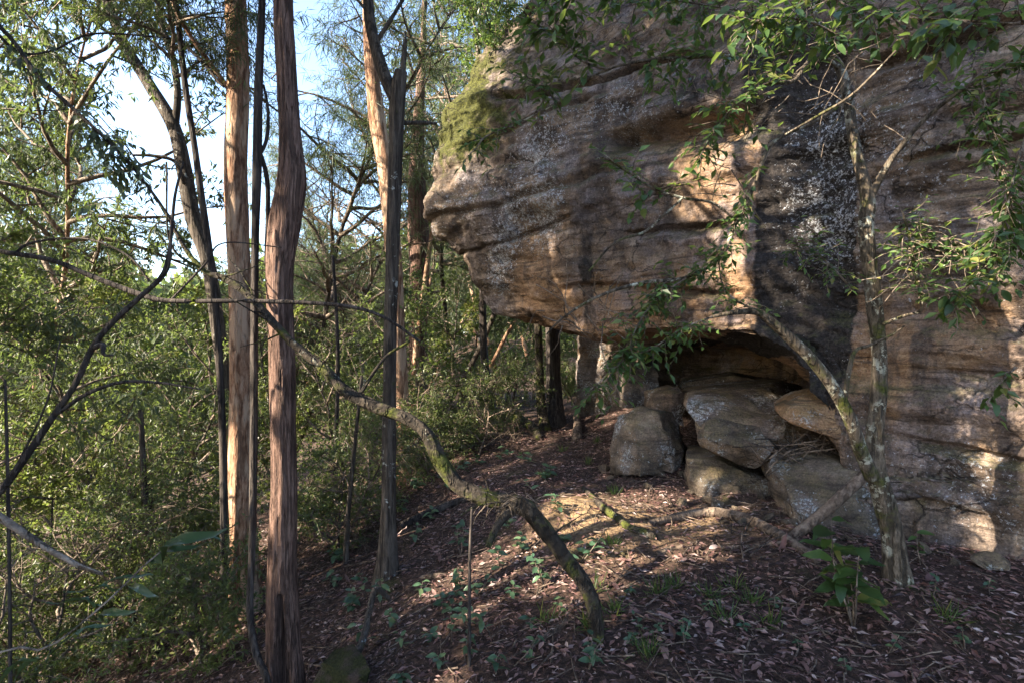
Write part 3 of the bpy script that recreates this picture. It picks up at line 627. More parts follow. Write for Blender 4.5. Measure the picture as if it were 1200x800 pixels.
crown_parts(t4, b4, crown(rng, np.array([at(428, -160, 5.6), at(430, -260, 5.7), at(432, -420, 5.7)]), 2.4, **GUM), LEAF_E)
t5, b5, a5 = px_tree('leaning_gum', [(424, -240, 12, 9), (430, -40, 13, 9), (434, 60, 16, 9), (442, 140, 20, 9), (452, 200, 20, 9), (461, 300, 20, 9.1), (466, 400, 20, 9.1), (470, 500, 22, 9.2)], PALE,
    'pinkish leaning trunk seen past the broken fork of the grey brown tree', sides=24, bump=0.05, flare=1.2)
crown_parts(t5, b5, crown(rng, top(a5, 3.5), 3.2, **GUM), LEAF_E)
t6, b6, a6 = px_tree('stringybark_tree', [(502, -100, 5, 12), (495, 60, 8, 12), (489, 180, 17, 12), (490, 260, 25, 12), (491, 330, 23, 12), (490, 400, 22, 12), (490, 520, 24, 12)], STRINGY,
    'shaggy brown trunk with hanging bark strips, further off between the forked tree and the rock', sides=24, bump=0.14, flare=1.2)
crown_parts(t6, b6, crown(rng, top(a6, 4.5), 3.0, **GUM), LEAF_E)
t7, b7, a7 = px_tree('leaning_gum', [(112, -40, 12, 8.5), (140, 40, 14, 8.5), (172, 95, 16, 8.5), (203, 148, 18, 8.5), (216, 200, 20, 8.5), (226, 255, 20, 8.5), (244, 310, 18, 8.5), (256, 390, 18, 8.5), (264, 460, 17, 8.5), (270, 540, 17, 8.5), (276, 640, 20, 8.5)], GREYB,
    'grey trunk leaning left above the shrubs, forked into two tops', sides=24, bump=0.05, flare=1.1,
    limbs=([(205, 150, 11, 8.5), (208, 110, 10, 8.5), (203, 70, 9, 8.5), (190, 30, 8, 8.5), (180, -40, 6, 8.5)], [(216, 215, 6, 8.4), (205, 190, 5, 8.3), (180, 183, 5, 8.2), (155, 182, 3, 8.1)]))
crown_parts(t7, b7, crown(rng, np.array([at(150, 60, 8.5), at(118, -30, 8.5), at(100, -160, 8.5)]), 2.4, 13, 6, 8, 11, 0.11, 0.24, droop=0.8, cb=0.1, limb_r=0.035, twig_l=0.4), LEAF_E)
t7b, b7b, a7b = px_tree('slender_tree', [(200, -60, 6, 5.6), (208, 15, 7, 5.6), (217, 100, 8, 5.6), (227, 165, 8, 5.6), (236, 230, 9, 5.6), (246, 300, 9, 5.6), (256, 400, 9, 5.6), (262, 560, 10, 5.6)], DARKB,
    'thin dark stem rising beside the leaning grey trunk', sides=12, bump=0.05, flare=1.0, limbs=([(212, 50, 5, 5.6), (235, 70, 5, 5.6), (255, 95, 4, 5.6), (262, 102, 3, 5.6)],))
crown_parts(t7b, b7b, crown(rng, np.array([at(205, 90, 5.6), at(190, 0, 5.6), at(170, -110, 5.6)]), 1.1, 18, 6, 9, 13, 0.14, 0.07, droop=0.9, cb=0.0, limb_r=0.02, twig_l=0.4), LEAF_E)
px_tree('dark_tree', [(620, 60, 9, 10.6), (626, 250, 9, 10.6), (631, 400, 10, 10.6), (634, 470, 11, 10.6), (638, 505, 15, 10.4)], MOSSB, 'thin mossy trunk standing just beyond the overhang', sides=14, flare=1.3)
px_tree('dark_tree', [(640, 60, 15, 10.9), (645, 250, 17, 10.9), (648, 400, 18, 10.9), (649, 450, 18, 10.9), (651, 492, 22, 10.8)], DARKB, 'thick black trunk standing just beyond the overhang', sides=18, flare=1.2)
px_tree('dark_tree', [(566, 250, 8, 13), (566, 380, 9, 13), (570, 440, 10, 13), (578, 490, 11, 13)], DARKB, 'dark curved trunk in the undergrowth beyond the overhang', sides=12)
px_tree('pale_sapling', [(520, 180, 5, 11), (498, 330, 6, 11), (487, 420, 8, 11), (486, 480, 8, 11), (486, 540, 9, 11)], PALE, 'slim pale sapling beyond the forked tree', sides=12)
px_tree('small_trunk', [(165, 480, 7, 6), (170, 590, 9, 6), (176, 680, 11, 6), (183, 760, 13, 5.8), (187, 800, 16, 5.7)], GREYB, 'crooked mossy lower trunk rising through the shrubs', sides=16, bump=.1)
px_tree('small_trunk', [(172, 560, 8, 6.6), (186, 660, 10, 6.6), (197, 715, 12, 6.6), (208, 760, 16, 6.5)], DARKB, 'dark leaning trunk beside the crooked mossy one', sides=14)
px_tree('thin_sapling', [(6, 445, 4, 3.0), (9, 560, 5, 3.0), (11, 680, 5, 3.0), (12, 800, 6, 3.0)], DARKB, 'straight thin dark sapling stem at the edge of the shrubs', sides=8, n=40)
px_tree('thin_sapling', [(424, 440, 4, 6.0), (416, 520, 5, 6.0), (408, 600, 6, 6.0), (406, 640, 7, 6.0)], GREYB, 'thin crooked sapling beside the mossy arching trunk', sides=8, n=40)
px_tree('thin_sapling', [(455, 700, 6, 4.3), (440, 690, 7, 4.2), (432, 720, 8, 4.1), (425, 750, 9, 4.0), (405, 795, 10, 3.8)], GREYB, 'bent grey stem curving up to the foot of the forked tree', sides=10, n=40)
px_tree('thin_sapling', [(553, 594, 3, 3.4), (551, 640, 3.5, 3.35), (550, 700, 4, 3.3), (550, 760, 4, 3.25)], DARKB, 'thin upright stem under the mossy arching trunk', sides=8, n=30)
px_tree('thin_sapling', [(390, 300, 4, 7.5), (396, 420, 5, 7.5), (392, 560, 6, 7.5)], DARKB, 'thin dark stem behind the furrowed trunk', sides=8, n=30)

# --- mossy arching trunk that lies across the middle
ta, ba, aa = px_tree('arching_trunk', [(698, 726, 16.6, 3.15), (688, 690, 16.6, 3.2), (664, 655, 17.4, 3.25), (640, 622, 18.1, 3.3), (616, 596, 20.4, 3.35), (590, 588, 19.7, 3.4), (560, 580, 18.1, 3.4), (535, 566, 16.6, 3.4), (516, 540, 15.9, 3.4), (500, 508, 15.1, 3.4), (476, 490, 14.3, 3.4), (440, 476, 13.6, 3.4), (405, 458, 12.8, 3.4), (380, 432, 11.4, 3.4), (345, 404, 10.6, 3.42), (318, 376, 9.9, 3.45), (290, 345, 9.1, 3.5), (262, 326, 8.4, 3.5), (240, 318, 6.8, 3.5), (220, 296, 6.1, 3.5), (205, 270, 4.6, 3.5), (185, 235, 3.8, 3.5), (150, 190, 3.0, 3.5)], MOSSB,
    'mossy arching trunk that sweeps low over the slope from the leaf litter', sides=20, n=240, bump=0.26, freq=(1.8, 5), flare=1.15,
    limbs=([(602, 592, 14, 3.38), (585, 612, 10, 3.3), (572, 640, 7, 3.2)], [(420, 464, 5, 3.4), (450, 420, 4, 3.5), (480, 400, 3, 3.5)], [(240, 318, 4, 3.5), (200, 285, 3, 3.4), (195, 190, 2.5, 3.4)]))
# dead fern skirt / litter caught on its bend
mb = MB()
for k in range(70):
    p = at(575 + 60 * rng.rand(), 584 + 10 * rng.rand(), 3.36); dd = unit(np.array([rng.normal(), 0.5 * rng.normal(), -0.1 + 0.7 * rng.rand()]))
    q = wobble(rng, p, dd, 0.10 + 0.12 * rng.rand(), 4, 0.25, -0.30); mb.tube(q, np.linspace(0.003, 0.0012, 5), 3, cap=False)
sk = child('dead_fronds', mb, TWIG, ta, ba); sk['kind'] = 'stuff'
for k in range(16):
    i_ = int(len(aa) * rng.rand() * 0.95); p = spline(aa, 100)[int(8 + 88 * rng.rand()), :3]
    q = wobble(rng, p, [rng.normal(), .6 * rng.normal(), .4 * rng.normal() + .1], 0.12 + .35 * rng.rand(), 6, .22, -.02); mb = MB(); mb.tube(q, np.linspace(.007, .0015, 7), 5); child('twig', mb, MOSSB, ta, ba)

# --- the pale lichened tree in front of the rock
ty, by, ay = px_tree('lichened_tree', [(1054, 700, 34.4, 3.55), (1050, 660, 30.1, 3.55), (1044, 620, 28.4, 3.55), (1034, 580, 27.5, 3.55), (1026, 545, 25.8, 3.55), (1026, 505, 21.5, 3.55), (1029, 460, 20.6, 3.55), (1030, 410, 18.9, 3.55), (1025, 360, 20.6, 3.55), (1019, 310, 18.9, 3.55), (1015, 270, 18.9, 3.55), (1017, 235, 18.9, 3.55), (1009, 200, 14.6, 3.55), (1000, 160, 13.8, 3.6), (993, 115, 12.9, 3.65), (984, 80, 12.0, 3.7), (960, 40, 9.5, 3.75), (950, -20, 6.9, 3.8), (945, -120, 4.3, 3.8)], LICHB,
    'crooked pale tree blotched with lichen and moss in front of the rock', sides=32, n=260, bump=0.13, freq=(2.2, 3.5), flare=1.35, n_limb=90,
    limbs=([(1022, 560, 20.6, 3.5), (1010, 530, 18.9, 3.48), (996, 490, 17.2, 3.45), (978, 457, 17.2, 3.42), (955, 425, 15.5, 3.4), (930, 400, 14.6, 3.38), (905, 378, 12.9, 3.36), (888, 366, 9.5, 3.34), (862, 366, 6.9, 3.3), (835, 371, 4.3, 3.3)],
           [(1019, 232, 12.9, 3.55), (1032, 208, 10.3, 3.5), (1048, 182, 8.6, 3.45), (1076, 148, 6.9, 3.4), (1110, 118, 6.0, 3.3), (1150, 92, 5.2, 3.2), (1200, 62, 5.2, 3.1), (1260, 30, 4.3, 3.0)],
           [(990, 468, 6.9, 3.42), (994, 440, 6.9, 3.4), (1002, 412, 5.2, 3.4), (1020, 404, 4.3, 3.45), (1045, 392, 3.4, 3.5), (1060, 382, 2.1, 3.5)],
           [(1034, 380, 5.2, 3.5), (1060, 370, 4.3, 3.45), (1080, 362, 4.3, 3.4), (1075, 330, 4.3, 3.35), (1068, 290, 3.4, 3.3), (1058, 250, 2.6, 3.3)],
           [(1001, 112, 5.2, 3.6), (960, 140, 5.2, 3.5), (905, 168, 5.2, 3.4), (885, 215, 5.2, 3.35), (862, 262, 5.2, 3.3), (845, 300, 5.2, 3.3), (805, 325, 4.3, 3.3), (750, 332, 4.3, 3.25), (700, 348, 3.4, 3.2), (660, 372, 2.6, 3.2), (640, 392, 1.7, 3.2)],
           [(986, 82, 6.0, 3.7), (950, 60, 5.2, 3.6), (900, 66, 5.2, 3.5), (850, 66, 4.3, 3.4), (800, 68, 4.3, 3.3), (750, 72, 3.4, 3.2), (712, 82, 2.6, 3.2), (680, 98, 2.6, 3.2), (655, 120, 1.7, 3.2), (600, 148, 1.7, 3.2)],
           [(862, 258, 3.4, 3.3), (835, 238, 3.4, 3.25), (800, 232, 3.4, 3.2), (760, 218, 2.6, 3.2), (715, 188, 2.6, 3.2), (700, 186, 1.7, 3.2)],
           [(800, 232, 3.4, 3.2), (775, 255, 3.4, 3.2), (755, 272, 3.4, 3.2), (720, 285, 2.6, 3.15), (690, 318, 2.6, 3.15)],
           [(975, 60, 6.9, 3.7), (950, 70, 6.0, 3.4), (930, 95, 5.2, 3.3), (895, 100, 4.3, 3.2), (860, 125, 3.4, 3.1)],
           [(1050, 60, 3.4, 2.6), (1000, 110, 3.4, 2.7), (960, 135, 3.4, 2.8), (920, 158, 2.6, 2.9)][::-1],
           [(1200, 62, 5.2, 3.1), (1210, 120, 4.3, 3.0), (1190, 200, 3.4, 2.9), (1170, 280, 2.6, 2.9), (1140, 330, 2.1, 2.9)]))

# ------------------------------------------------------------------ single leaves
def leaf_data(name, mat, wid=0.42, curl=0.18, fold=0.22, tip=1.0, seed=0):
    """a leaf one unit long, along +X, face up +Z"""
    r = np.random.RandomState(seed); T = np.array([0, .10, .28, .5, .72, .9, 1.0]); W = np.array([.03, .52, .92, 1.0, .74, .30 * tip, 0.0]) * wid * .5
    V = []; 
    for t, w in zip(T, W):
        zc = -curl * t * t + 0.03 * r.normal()
        V += [(t, -w, zc + fold * w + .02 * r.normal()), (t, 0, zc), (t, w, zc + fold * w + .02 * r.normal())]
    V = np.array(V); f = []
    for k in range(len(T) - 1):
        a = 3 * k
        f += [(a, a + 3, a + 4), (a, a + 4, a + 1), (a + 1, a + 4, a + 5), (a + 1, a + 5, a + 2)]
    return mesh_data(name, V, np.array(f), mat, True)
def frame(p, d, n, s):
    d = unit(np.asarray(d, float)); y = unit(np.cross(n, d)); z = np.cross(d, y)
    return Matrix([[d[0] * s, y[0] * s, z[0] * s, p[0]], [d[1] * s, y[1] * s, z[1] * s, p[1]], [d[2] * s, y[2] * s, z[2] * s, p[2]], [0, 0, 0, 1]])
BROAD = [leaf_data('leaf', LEAF_BO, 0.46, 0.15 + .12 * k, 0.25, seed=k) for k in range(3)]
SEED = [leaf_data('leaf', LEAF_S, 0.50, 0.2 + .1 * k, 0.2, seed=5 + k) for k in range(3)]
LEAF_ST = leaf_mat('strap_leaf', [(0.0, (0.020, 0.045, 0.022)), (1.0, (0.05, 0.085, 0.04))], 0.2, 0.28, src='obj')
STRAP = [leaf_data('leaf', LEAF_ST, 0.095, 0.10 + .18 * k, 0.5, seed=8 + k) for k in range(2)]
DEAD = [leaf_data('fallen_leaf', LEAF_DO, w, c, 0.35, seed=20 + k) for k, (w, c) in enumerate(((.28, .3), (.4, .5), (.22, .1), (.33, -.3)))]

# --- leaf sprays of the lichened tree
def sprays(rng, line, ntw, tl, nl, ls, droop=0.25, spread=0.7, t0=0.1):
    """twigs and leaves along a branch: returns twig polylines and leaf (p, d, n, s) rows"""
    s = spline(line, 60); tw = []; lv = []
    for k in range(ntw):
        i = int((t0 + (1 - t0) * rng.rand()) * 58); d = unit(unit(s[i + 1] - s[i]) * 0.5 + rng.normal(size=3) * spread + np.array([0, -0.15, -0.1]))
        q = wobble(rng, s[i], d, tl * (0.5 + 0.8 * rng.rand()), 5, 0.16, -droop * 0.25); tw.append(q)
        for m in range(nl):
            t = (m + 0.6) / nl * 5; j = min(4, int(t)); p = q[j] + (q[j + 1] - q[j]) * (t - j)
            dd = unit(q[j + 1] - q[j]); sd = unit(np.cross(dd, [0, 0, 1])) * (1 if m % 2 else -1)
            ld = unit(dd * 0.55 + sd * 0.75 + rng.normal(size=3) * 0.22 + np.array([0, 0, -droop]))
            nn = unit(np.array([0, -0.25, 1.0]) + rng.normal(size=3) * 0.35)
            lv.append((p, ld, nn, ls * (0.65 + 0.6 * rng.rand())))
    return tw, lv
rs = np.random.RandomState(5)
SPR = [  # branch line in (x, y, distance), twigs, twig length, leaves per twig, leaf length
    ([(905, 168, 3.4), (862, 262, 3.3), (845, 300, 3.3), (805, 325, 3.3), (750, 332, 3.25)], 26, .22, 6, .075),
    ([(805, 325, 3.3), (770, 350, 3.2), (745, 385, 3.15), (735, 420, 3.15)], 22, .2, 6, .07),
    ([(835, 371, 3.3), (800, 385, 3.25), (760, 410, 3.2), (720, 420, 3.2)], 17, .2, 6, .075),
    ([(745, 400, 3.2), (725, 425, 3.15), (690, 460, 3.1)], 11, .18, 6, .075),
    ([(888, 366, 3.34), (850, 340, 3.3), (840, 290, 3.3)], 12, .2, 6, .065),
    ([(800, 232, 3.2), (760, 218, 3.2), (715, 188, 3.2)], 9, .2, 5, .085),
    ([(950, 60, 3.6), (900, 66, 3.5), (800, 68, 3.3), (750, 72, 3.2)], 24, .26, 6, .085),
    ([(712, 82, 3.2), (680, 70, 3.1), (650, 40, 3.1), (610, 20, 3.1)], 16, .24, 6, .09),
    ([(655, 120, 3.2), (630, 100, 3.1), (610, 90, 3.1)], 8, .2, 6, .08),
    ([(600, 148, 3.2), (570, 160, 3.1), (555, 178, 3.1)], 6, .16, 6, .07),
    ([(960, 40, 3.75), (900, 20, 3.4), (820, 5, 3.2), (740, -5, 3.0), (640, -15, 3.0)], 46, .26, 6, .085),
    ([(930, 95, 3.3), (895, 100, 3.2), (860, 125, 3.1), (835, 160, 3.1), (815, 190, 3.1)], 22, .24, 6, .08),
    ([(950, -20, 3.8), (1000, 10, 3.2), (1060, 20, 2.8), (1140, 25, 2.4), (1220, 30, 2.2)], 34, .26, 6, .095),
    ([(1000, 60, 2.9), (960, 30, 2.8), (900, 20, 2.8), (870, 40, 2.8)], 20, .22, 6, .085),
    ([(1110, 118, 3.3), (1150, 92, 3.2), (1200, 62, 3.1)], 16, .24, 6, .08),
    ([(1150, 92, 3.2), (1160, 160, 3.1), (1180, 220, 3.0), (1190, 290, 2.95)], 34, .26, 6, .078),
    ([(1190, 200, 2.9), (1170, 280, 2.9), (1140, 330, 2.9), (1100, 350, 2.9)], 30, .24, 6, .08),
    ([(1080, 362, 3.4), (1075, 330, 3.35), (1068, 290, 3.3), (1058, 250, 3.3)], 26, .22, 6, .06),
    ([(1068, 290, 3.3), (1110, 280, 3.2), (1150, 300, 3.1)], 16, .2, 6, .065),
    ([(1190, 430, 2.8), (1170, 450, 2.8), (1160, 462, 2.8)], 3, .12, 5, .075),
    ([(1000, 340, 3.45), (960, 300, 3.4), (925, 290, 3.35)], 14, .22, 6, .06),
]
twb = MB(); ALL = []
for line, ntw, tl, nl, ls in SPR:
    L3 = np.array([at(*p) for p in line]); s = spline(L3, 30)
    twb.tube(s, np.linspace(0.007, 0.003, 30), 5)
    tw, lv = sprays(rs, L3, int(ntw * 1.9), tl, nl, ls * 0.82)
    for q in tw: twb.tube(q, np.linspace(0.0035, 0.0012, 6), 3, cap=False)
    ALL += lv
for k in range(60):   # bare dead twigs
    x, y, Yd = [(700, 350, 3.2), (660, 372, 3.2), (900, 130, 3.3), (850, 210, 3.2), (960, 80, 3.4), (1080, 300, 3.2), (930, 110, 3.2), (1010, 60, 3.0)][k % 8]
    q = wobble(rs, at(x + 25 * rs.normal(), y + 18 * rs.normal(), Yd), rs.normal(size=3) * np.array([1, .5, .8]) + np.array([-.4, 0, -.2]), 0.25 + 0.35 * rs.rand(), 7, 0.22, -0.04)
    twb.tube(q, np.linspace(0.004, 0.001, 8), 4, cap=False)
twp = child('twigs', twb, TWIG, ty, by); twp['kind'] = 'stuff'
ALL.sort(key=lambda r: -(r[3] / r[0][1]) * (1 if 560 < 600 + F * r[0][0] / r[0][1] < 1200 and abs((r[0][2] - CAMZ) / r[0][1]) < .61 else 0))
for k, (p, dd, nn, s_) in enumerate(ALL[:300]):
    link_mesh('leaf', BROAD[k % 3], twp, frame(p - by, dd, nn, s_))
mb = MB(); A = ALL[300:]
mb.leaves(np.array([r[0] for r in A]), np.array([r[1] for r in A]), np.array([r[2] for r in A]), np.array([r[3] for r in A]), np.array([r[3] * .45 for r in A]), rs.rand(len(A)))
o = child('foliage', mb, LEAF_B, ty, by, False); o['kind'] = 'stuff'

# --- branches of trees that stand beside the frame
def side_tree(name, ground_mark, pts, mat, label, limbs=(), leaves=None):
    """a small tree rooted at root (x, y) outside the picture whose stem runs on through pixel points"""
    g = np.array([ground_mark[0], ground_mark[1], gz(ground_mark[0], ground_mark[1])[0]])
    ax = px_axis(pts); ax = np.vstack([[*(g - [0, 0, .1]), ax[0, 3] * 1.7], [*(g * 0.45 + ax[0, :3] * 0.55 + np.array([0, 0, .15])), ax[0, 3] * 1.3], ax])
    t = thing(name, g, label, 'tree')
    trunk_obj('trunk', ax, mat, t, 120, 10, 0.06, (2, 3), g)
    for lp in limbs:
        s = spline(px_axis(lp), 40); mb = MB(); mb.tube(s[:, :3], np.maximum(s[:, 3], .0015), 7, True, .05, (2, 4)); child('limb', mb, mat, t, g)
    return t, g
tn, gn = side_tree('overhanging_sapling', (-4.6, 3.0), [(-90, 280, 9, 3.0), (0, 295, 8, 3.0), (60, 305, 8, 3.0), (110, 325, 8, 3.0), (170, 347, 8, 3.0), (205, 353, 7, 3.0), (300, 353, 6, 3.0), (400, 358, 5, 3.0), (450, 372, 4, 3.0), (492, 400, 3, 3.0)], DARKB, 'dark sapling whose long bare branch reaches level across the trunks',
    limbs=([(168, 346, 6, 3.0), (195, 318, 5, 3.0), (200, 280, 5, 3.0), (205, 230, 4, 3.0), (215, 190, 3, 3.0)], [(15, 298, 4, 3), (40, 284, 4, 3), (100, 280, 3, 2.9), (150, 300, 3, 2.9), (175, 330, 3, 2.9)], [(200, 352, 3, 3.0), (240, 310, 3, 3.0), (262, 285, 2, 3.0), (330, 290, 1.5, 3.0)]))
tm, gm = side_tree('crooked_sapling', (-2.9, 2.1), [(-60, 640, 14, 2.4), (0, 575, 12, 2.4), (30, 535, 11, 2.4), (62, 488, 10, 2.4), (88, 450, 9, 2.4), (108, 408, 9, 2.4), (130, 380, 8, 2.4), (162, 350, 7, 2.4), (190, 322, 5, 2.4), (200, 285, 4, 2.4)], DARKB, 'crooked dark sapling with an elbow, reaching up across the shrubs',
    limbs=([(68, 484, 6, 2.4), (100, 462, 6, 2.4), (140, 448, 5, 2.4), (185, 448, 4, 2.4), (235, 456, 2.5, 2.4)], [(108, 408, 8, 2.4), (120, 404, 9, 2.38), (122, 415, 5, 2.36), (133, 416, 3, 2.36)], [(20, 545, 4, 2.4), (55, 470, 3, 2.4), (70, 400, 2, 2.4)]))
tl_, gl_ = side_tree('overhanging_sapling', (-3.9, 2.6), [(-90, -30, 9, 2.8), (0, 32, 7, 2.8), (45, 90, 6, 2.8), (75, 118, 6, 2.8), (110, 150, 5, 2.8), (150, 190, 4, 2.8), (185, 235, 3, 2.8), (205, 262, 2, 2.8)], DARKB, 'leafy sapling drooping its dark leaf sprays against the sky', limbs=([(-20, 20, 6, 2.8), (20, 60, 4, 2.9), (60, 60, 3, 3.0), (110, 40, 3, 3), (200, 45, 2, 3.0)], [(70, 112, 3, 2.8), (75, 128, 2, 2.8), (40, 130, 2, 2.8)]))
tlb = MB(); ALLT = []
for line, ntw, tl, nl, ls in [([(75, 118, 2.8), (110, 150, 2.8), (150, 190, 2.8)], 20, .17, 8, .055), ([(100, 150, 2.8), (125, 200, 2.75), (120, 240, 2.75)], 9, .13, 8, .05), ([(0, 32, 2.8), (45, 90, 2.8)], 10, .16, 8, .05), ([(150, 190, 2.8), (185, 235, 2.8), (205, 262, 2.8)], 7, .14, 7, .05), ([(20, 60, 2.9), (60, 60, 3.0), (110, 40, 3)], 7, .15, 7, .045)]:
    tw, lv = sprays(rs, np.array([at(*p) for p in line]), ntw, tl, nl, ls, droop=0.5, spread=0.5)
    for q in tw: tlb.tube(q, np.linspace(0.0025, 0.001, 6), 3, cap=False)
    ALLT += lv
twq = child('twigs', tlb, TWIG, tl_, gl_); twq['kind'] = 'stuff'
mb = MB(); mb.leaves(np.array([r[0] for r in ALLT[300:]]), np.array([r[1] for r in ALLT[300:]]), np.array([r[2] for r in ALLT[300:]]), np.array([r[3] for r in ALLT[300:]]), np.array([r[3] * .36 for r in ALLT[300:]]), rs.rand(len(ALLT[300:])) * .6)
o = child('foliage', mb, LEAF_E, tl_, gl_, False); o['kind'] = 'stuff'
DKLEAF = [leaf_data('leaf', leaf_mat('dark_leaf_single', G_BLUE, 0.3, 0.45, src='obj'), 0.36, .2, .25, seed=31 + k) for k in range(2)]
for k, (p, dd, nn, s_) in enumerate(ALLT[:300]): link_mesh('leaf', DKLEAF[k % 2], twq, frame(p - gl_, dd, nn, s_))

# --- understorey: small-leaved shrubs and trees down the slope
def understorey(name, x, Yd, H, R, label, group, mat=LEAF_U, lsize=0.06, lwidth=0.42, dens=1.0, cb=0.12, trunk_mat=GREYB, lean=0.3, droop=0.25, seed=0, X=None, tr=0.035):
    r = np.random.RandomState(1000 + seed)
    X = (x - 600) / F * Yd if X is None else X
    b = np.array([X, Yd, gz(X, Yd)[0]])
    ax = wobble(r, b - [0, 0, .1], [r.normal() * .15, r.normal() * .1, 1], H * 0.95, 9, 0.12, 0.04)
    t = thing(name, b, label, 'tree', group)
    tb = MB(); tb.tube(spline(ax, 40), np.linspace(tr * (0.7 + H * 0.09), 0.008, 40), 10, True, .08, (2, 2)); child('trunk', tb, trunk_mat, t, b)
    k = dens
    crown_parts(t, b, crown(r, ax, R, int(15 * k), 6, 8, 12, lsize, lwidth, droop, 0.03, cb, 0.022 + 0.003 * H, 0.28 + lsize), mat)
    return t
GU = ['green understorey trees on the slope', 'yellowish understorey trees on the slope', 'narrow-leaved understorey trees on the slope', 'fine-leaved understorey trees on the slope']
UL = ['green oval-leaved understorey tree crowding the slope below the tall trunks', 'yellowish green understorey tree with larger leaves on the slope', 'dull green understorey tree with narrow drooping leaves on the slope', 'very small-leaved dense understorey tree on the slope']
sd = 0
for x, Yd, H, R, cb in [(-60, 5.6, 5.2, 1.7, .05), (50, 6.8, 5.4, 1.9, .08), (130, 7.2, 4.6, 1.8, .05), (-10, 8.5, 6.4, 2.0, .1), (215, 8.0, 4.0, 1.6, .05), (90, 10.5, 6.2, 2.2, .1), (185, 11.0, 5.8, 2.1, .1), (385, 8.8, 3.0, 1.3, .05), (425, 10.5, 4.0, 1.5, .08), (330, 10.5, 4.6, 1.7, .05),
                        (-90, 10.5, 9.0, 2.6, .1), (270, 13, 6.4, 2.4, .1), (400, 14, 5.0, 2.0, .1), (520, 13.5, 3.6, 1.4, .1), (555, 16, 4.2, 1.6, .08), (480, 17, 5.0, 2.0, .1), (600, 15, 3.6, 1.5, .1), (20, 15, 9.5, 3.0, .1), (140, 17, 9.0, 3.0, .1)]:
    v_ = sd % 4; mt = [LEAF_U, LEAF_Y, LEAF_E, LEAF_U][v_]; lsz = [0.06, 0.075, 0.11, 0.045][v_] * (1.0 if Yd < 9 else 1.3); lw = [.45, .5, .26, .4][v_]
    understorey('understorey_tree', x, Yd, H, R, UL[v_], GU[v_], mt, lsz, lw, 1.0 if Yd < 9 else 0.85, cb, seed=sd, droop=[.25, .2, .8, .3][v_]); sd += 1
# low shrubs that fill the foreground slope
GL = 'low leafy shrubs in the hollow of the slope'; LL_ = 'low tangled leafy shrub at the bottom of the slope'
for x, Yd, H, R in [(-40, 4.4, 1.5, .9), (60, 5.0, 1.7, 1.0), (150, 5.8, 1.6, .9), (235, 6.6, 1.8, .9), (30, 6.0, 2.4, 1.2), (110, 6.6, 2.6, 1.2), (395, 6.6, 1.2, .7), (430, 7.6, 1.4, .8), (500, 8.6, 1.0, .7), (540, 9.6, 1.1, .8), (590, 10.4, 1.2, .8), (470, 10, 1.5, .9), (240, 5.0, .9, .6)]:
    understorey('leafy_shrub', x, Yd, H, R, LL_, GL, LEAF_U, 0.05, 0.42, 0.75, 0.02, DARKB, seed=sd, tr=0.02); sd += 1
# wispy she-oak like crowns and gums against the sky: a few built, the rest copies
def copy_tree(src, X, Yd, s, rz):
    c = src.copy(); COL.objects.link(c); c.location = (X, Yd, float(gz(X, Yd)[0])); c.rotation_euler = (0, 0, rz); c.scale = (s, s, s)
    for ch in list(src.children):
        k = ch.copy(); COL.objects.link(k); k.parent = c
    return c
WI = 'wispy fine-leaved trees against the sky'; WL = 'wispy fine-leaved tree rising against the sky beyond the trunks'
w0 = None; protos = []
for x, Yd, H, R_ in [(330, 13, 12, 2.6), (205, 12, 12, 2.8)]:
    protos.append(understorey('wispy_tree', x, Yd, H, R_, WL, WI, LEAF_E, 0.24, 0.045, 2.6, 0.35, GREYB, droop=0.8, seed=sd, tr=0.045)); sd += 1
for k, (x, Yd, s) in enumerate([(505, 14, 1.0), (430, 19, 1.1), (110, 14, 1.15), (545, 18, 1.1), (30, 17, 1.4), (255, 19, 1.0)]):
    copy_tree(protos[k % 2], (x - 600) / F * Yd, Yd, s, 1.3 * k + 0.5)
GG = 'tall gums down in the valley'; GLb = 'tall thin-crowned gum rising from the valley beyond the shrubs'
protos = []
for x, Yd, H, R_ in [(-30, 19, 16, 3.6), (60, 12.5, 11.5, 2.6), (450, 22, 15, 3.6)]:
    protos.append(understorey('valley_gum', x, Yd, H, R_, GLb, GG, LEAF_E, 0.15, 0.28, 2.3, 0.38, PALE, droop=0.8, seed=sd, tr=0.05)); sd += 1
for k, (x, Yd, s) in enumerate([(570, 26, 1.0), (335, 30, 1.1), (-140, 13, 1.0), (620, 30, 1.1), (500, 24, .9), (-20, 10.5, .85), (590, 17, .8), (545, 14, .7)]):
    copy_tree(protos[k % 3], (x - 600) / F * Yd, Yd, s, 2.1 * k + 0.7)
for k, (x, Yd, H, R_) in enumerate([(672, 15.5, 3.2, 1.2), (655, 19, 4.2, 1.6)]):
    understorey('understorey_tree', x, Yd, H, R_, UL[0], GU[0], LEAF_U, 0.08, .45, 0.85, .05, seed=900 + k)
understorey('leafy_shrub', 676, 12.6, 1.5, .7, LL_, GL, LEAF_U, 0.05, 0.42, 0.75, 0.02, DARKB, seed=905, tr=0.02)
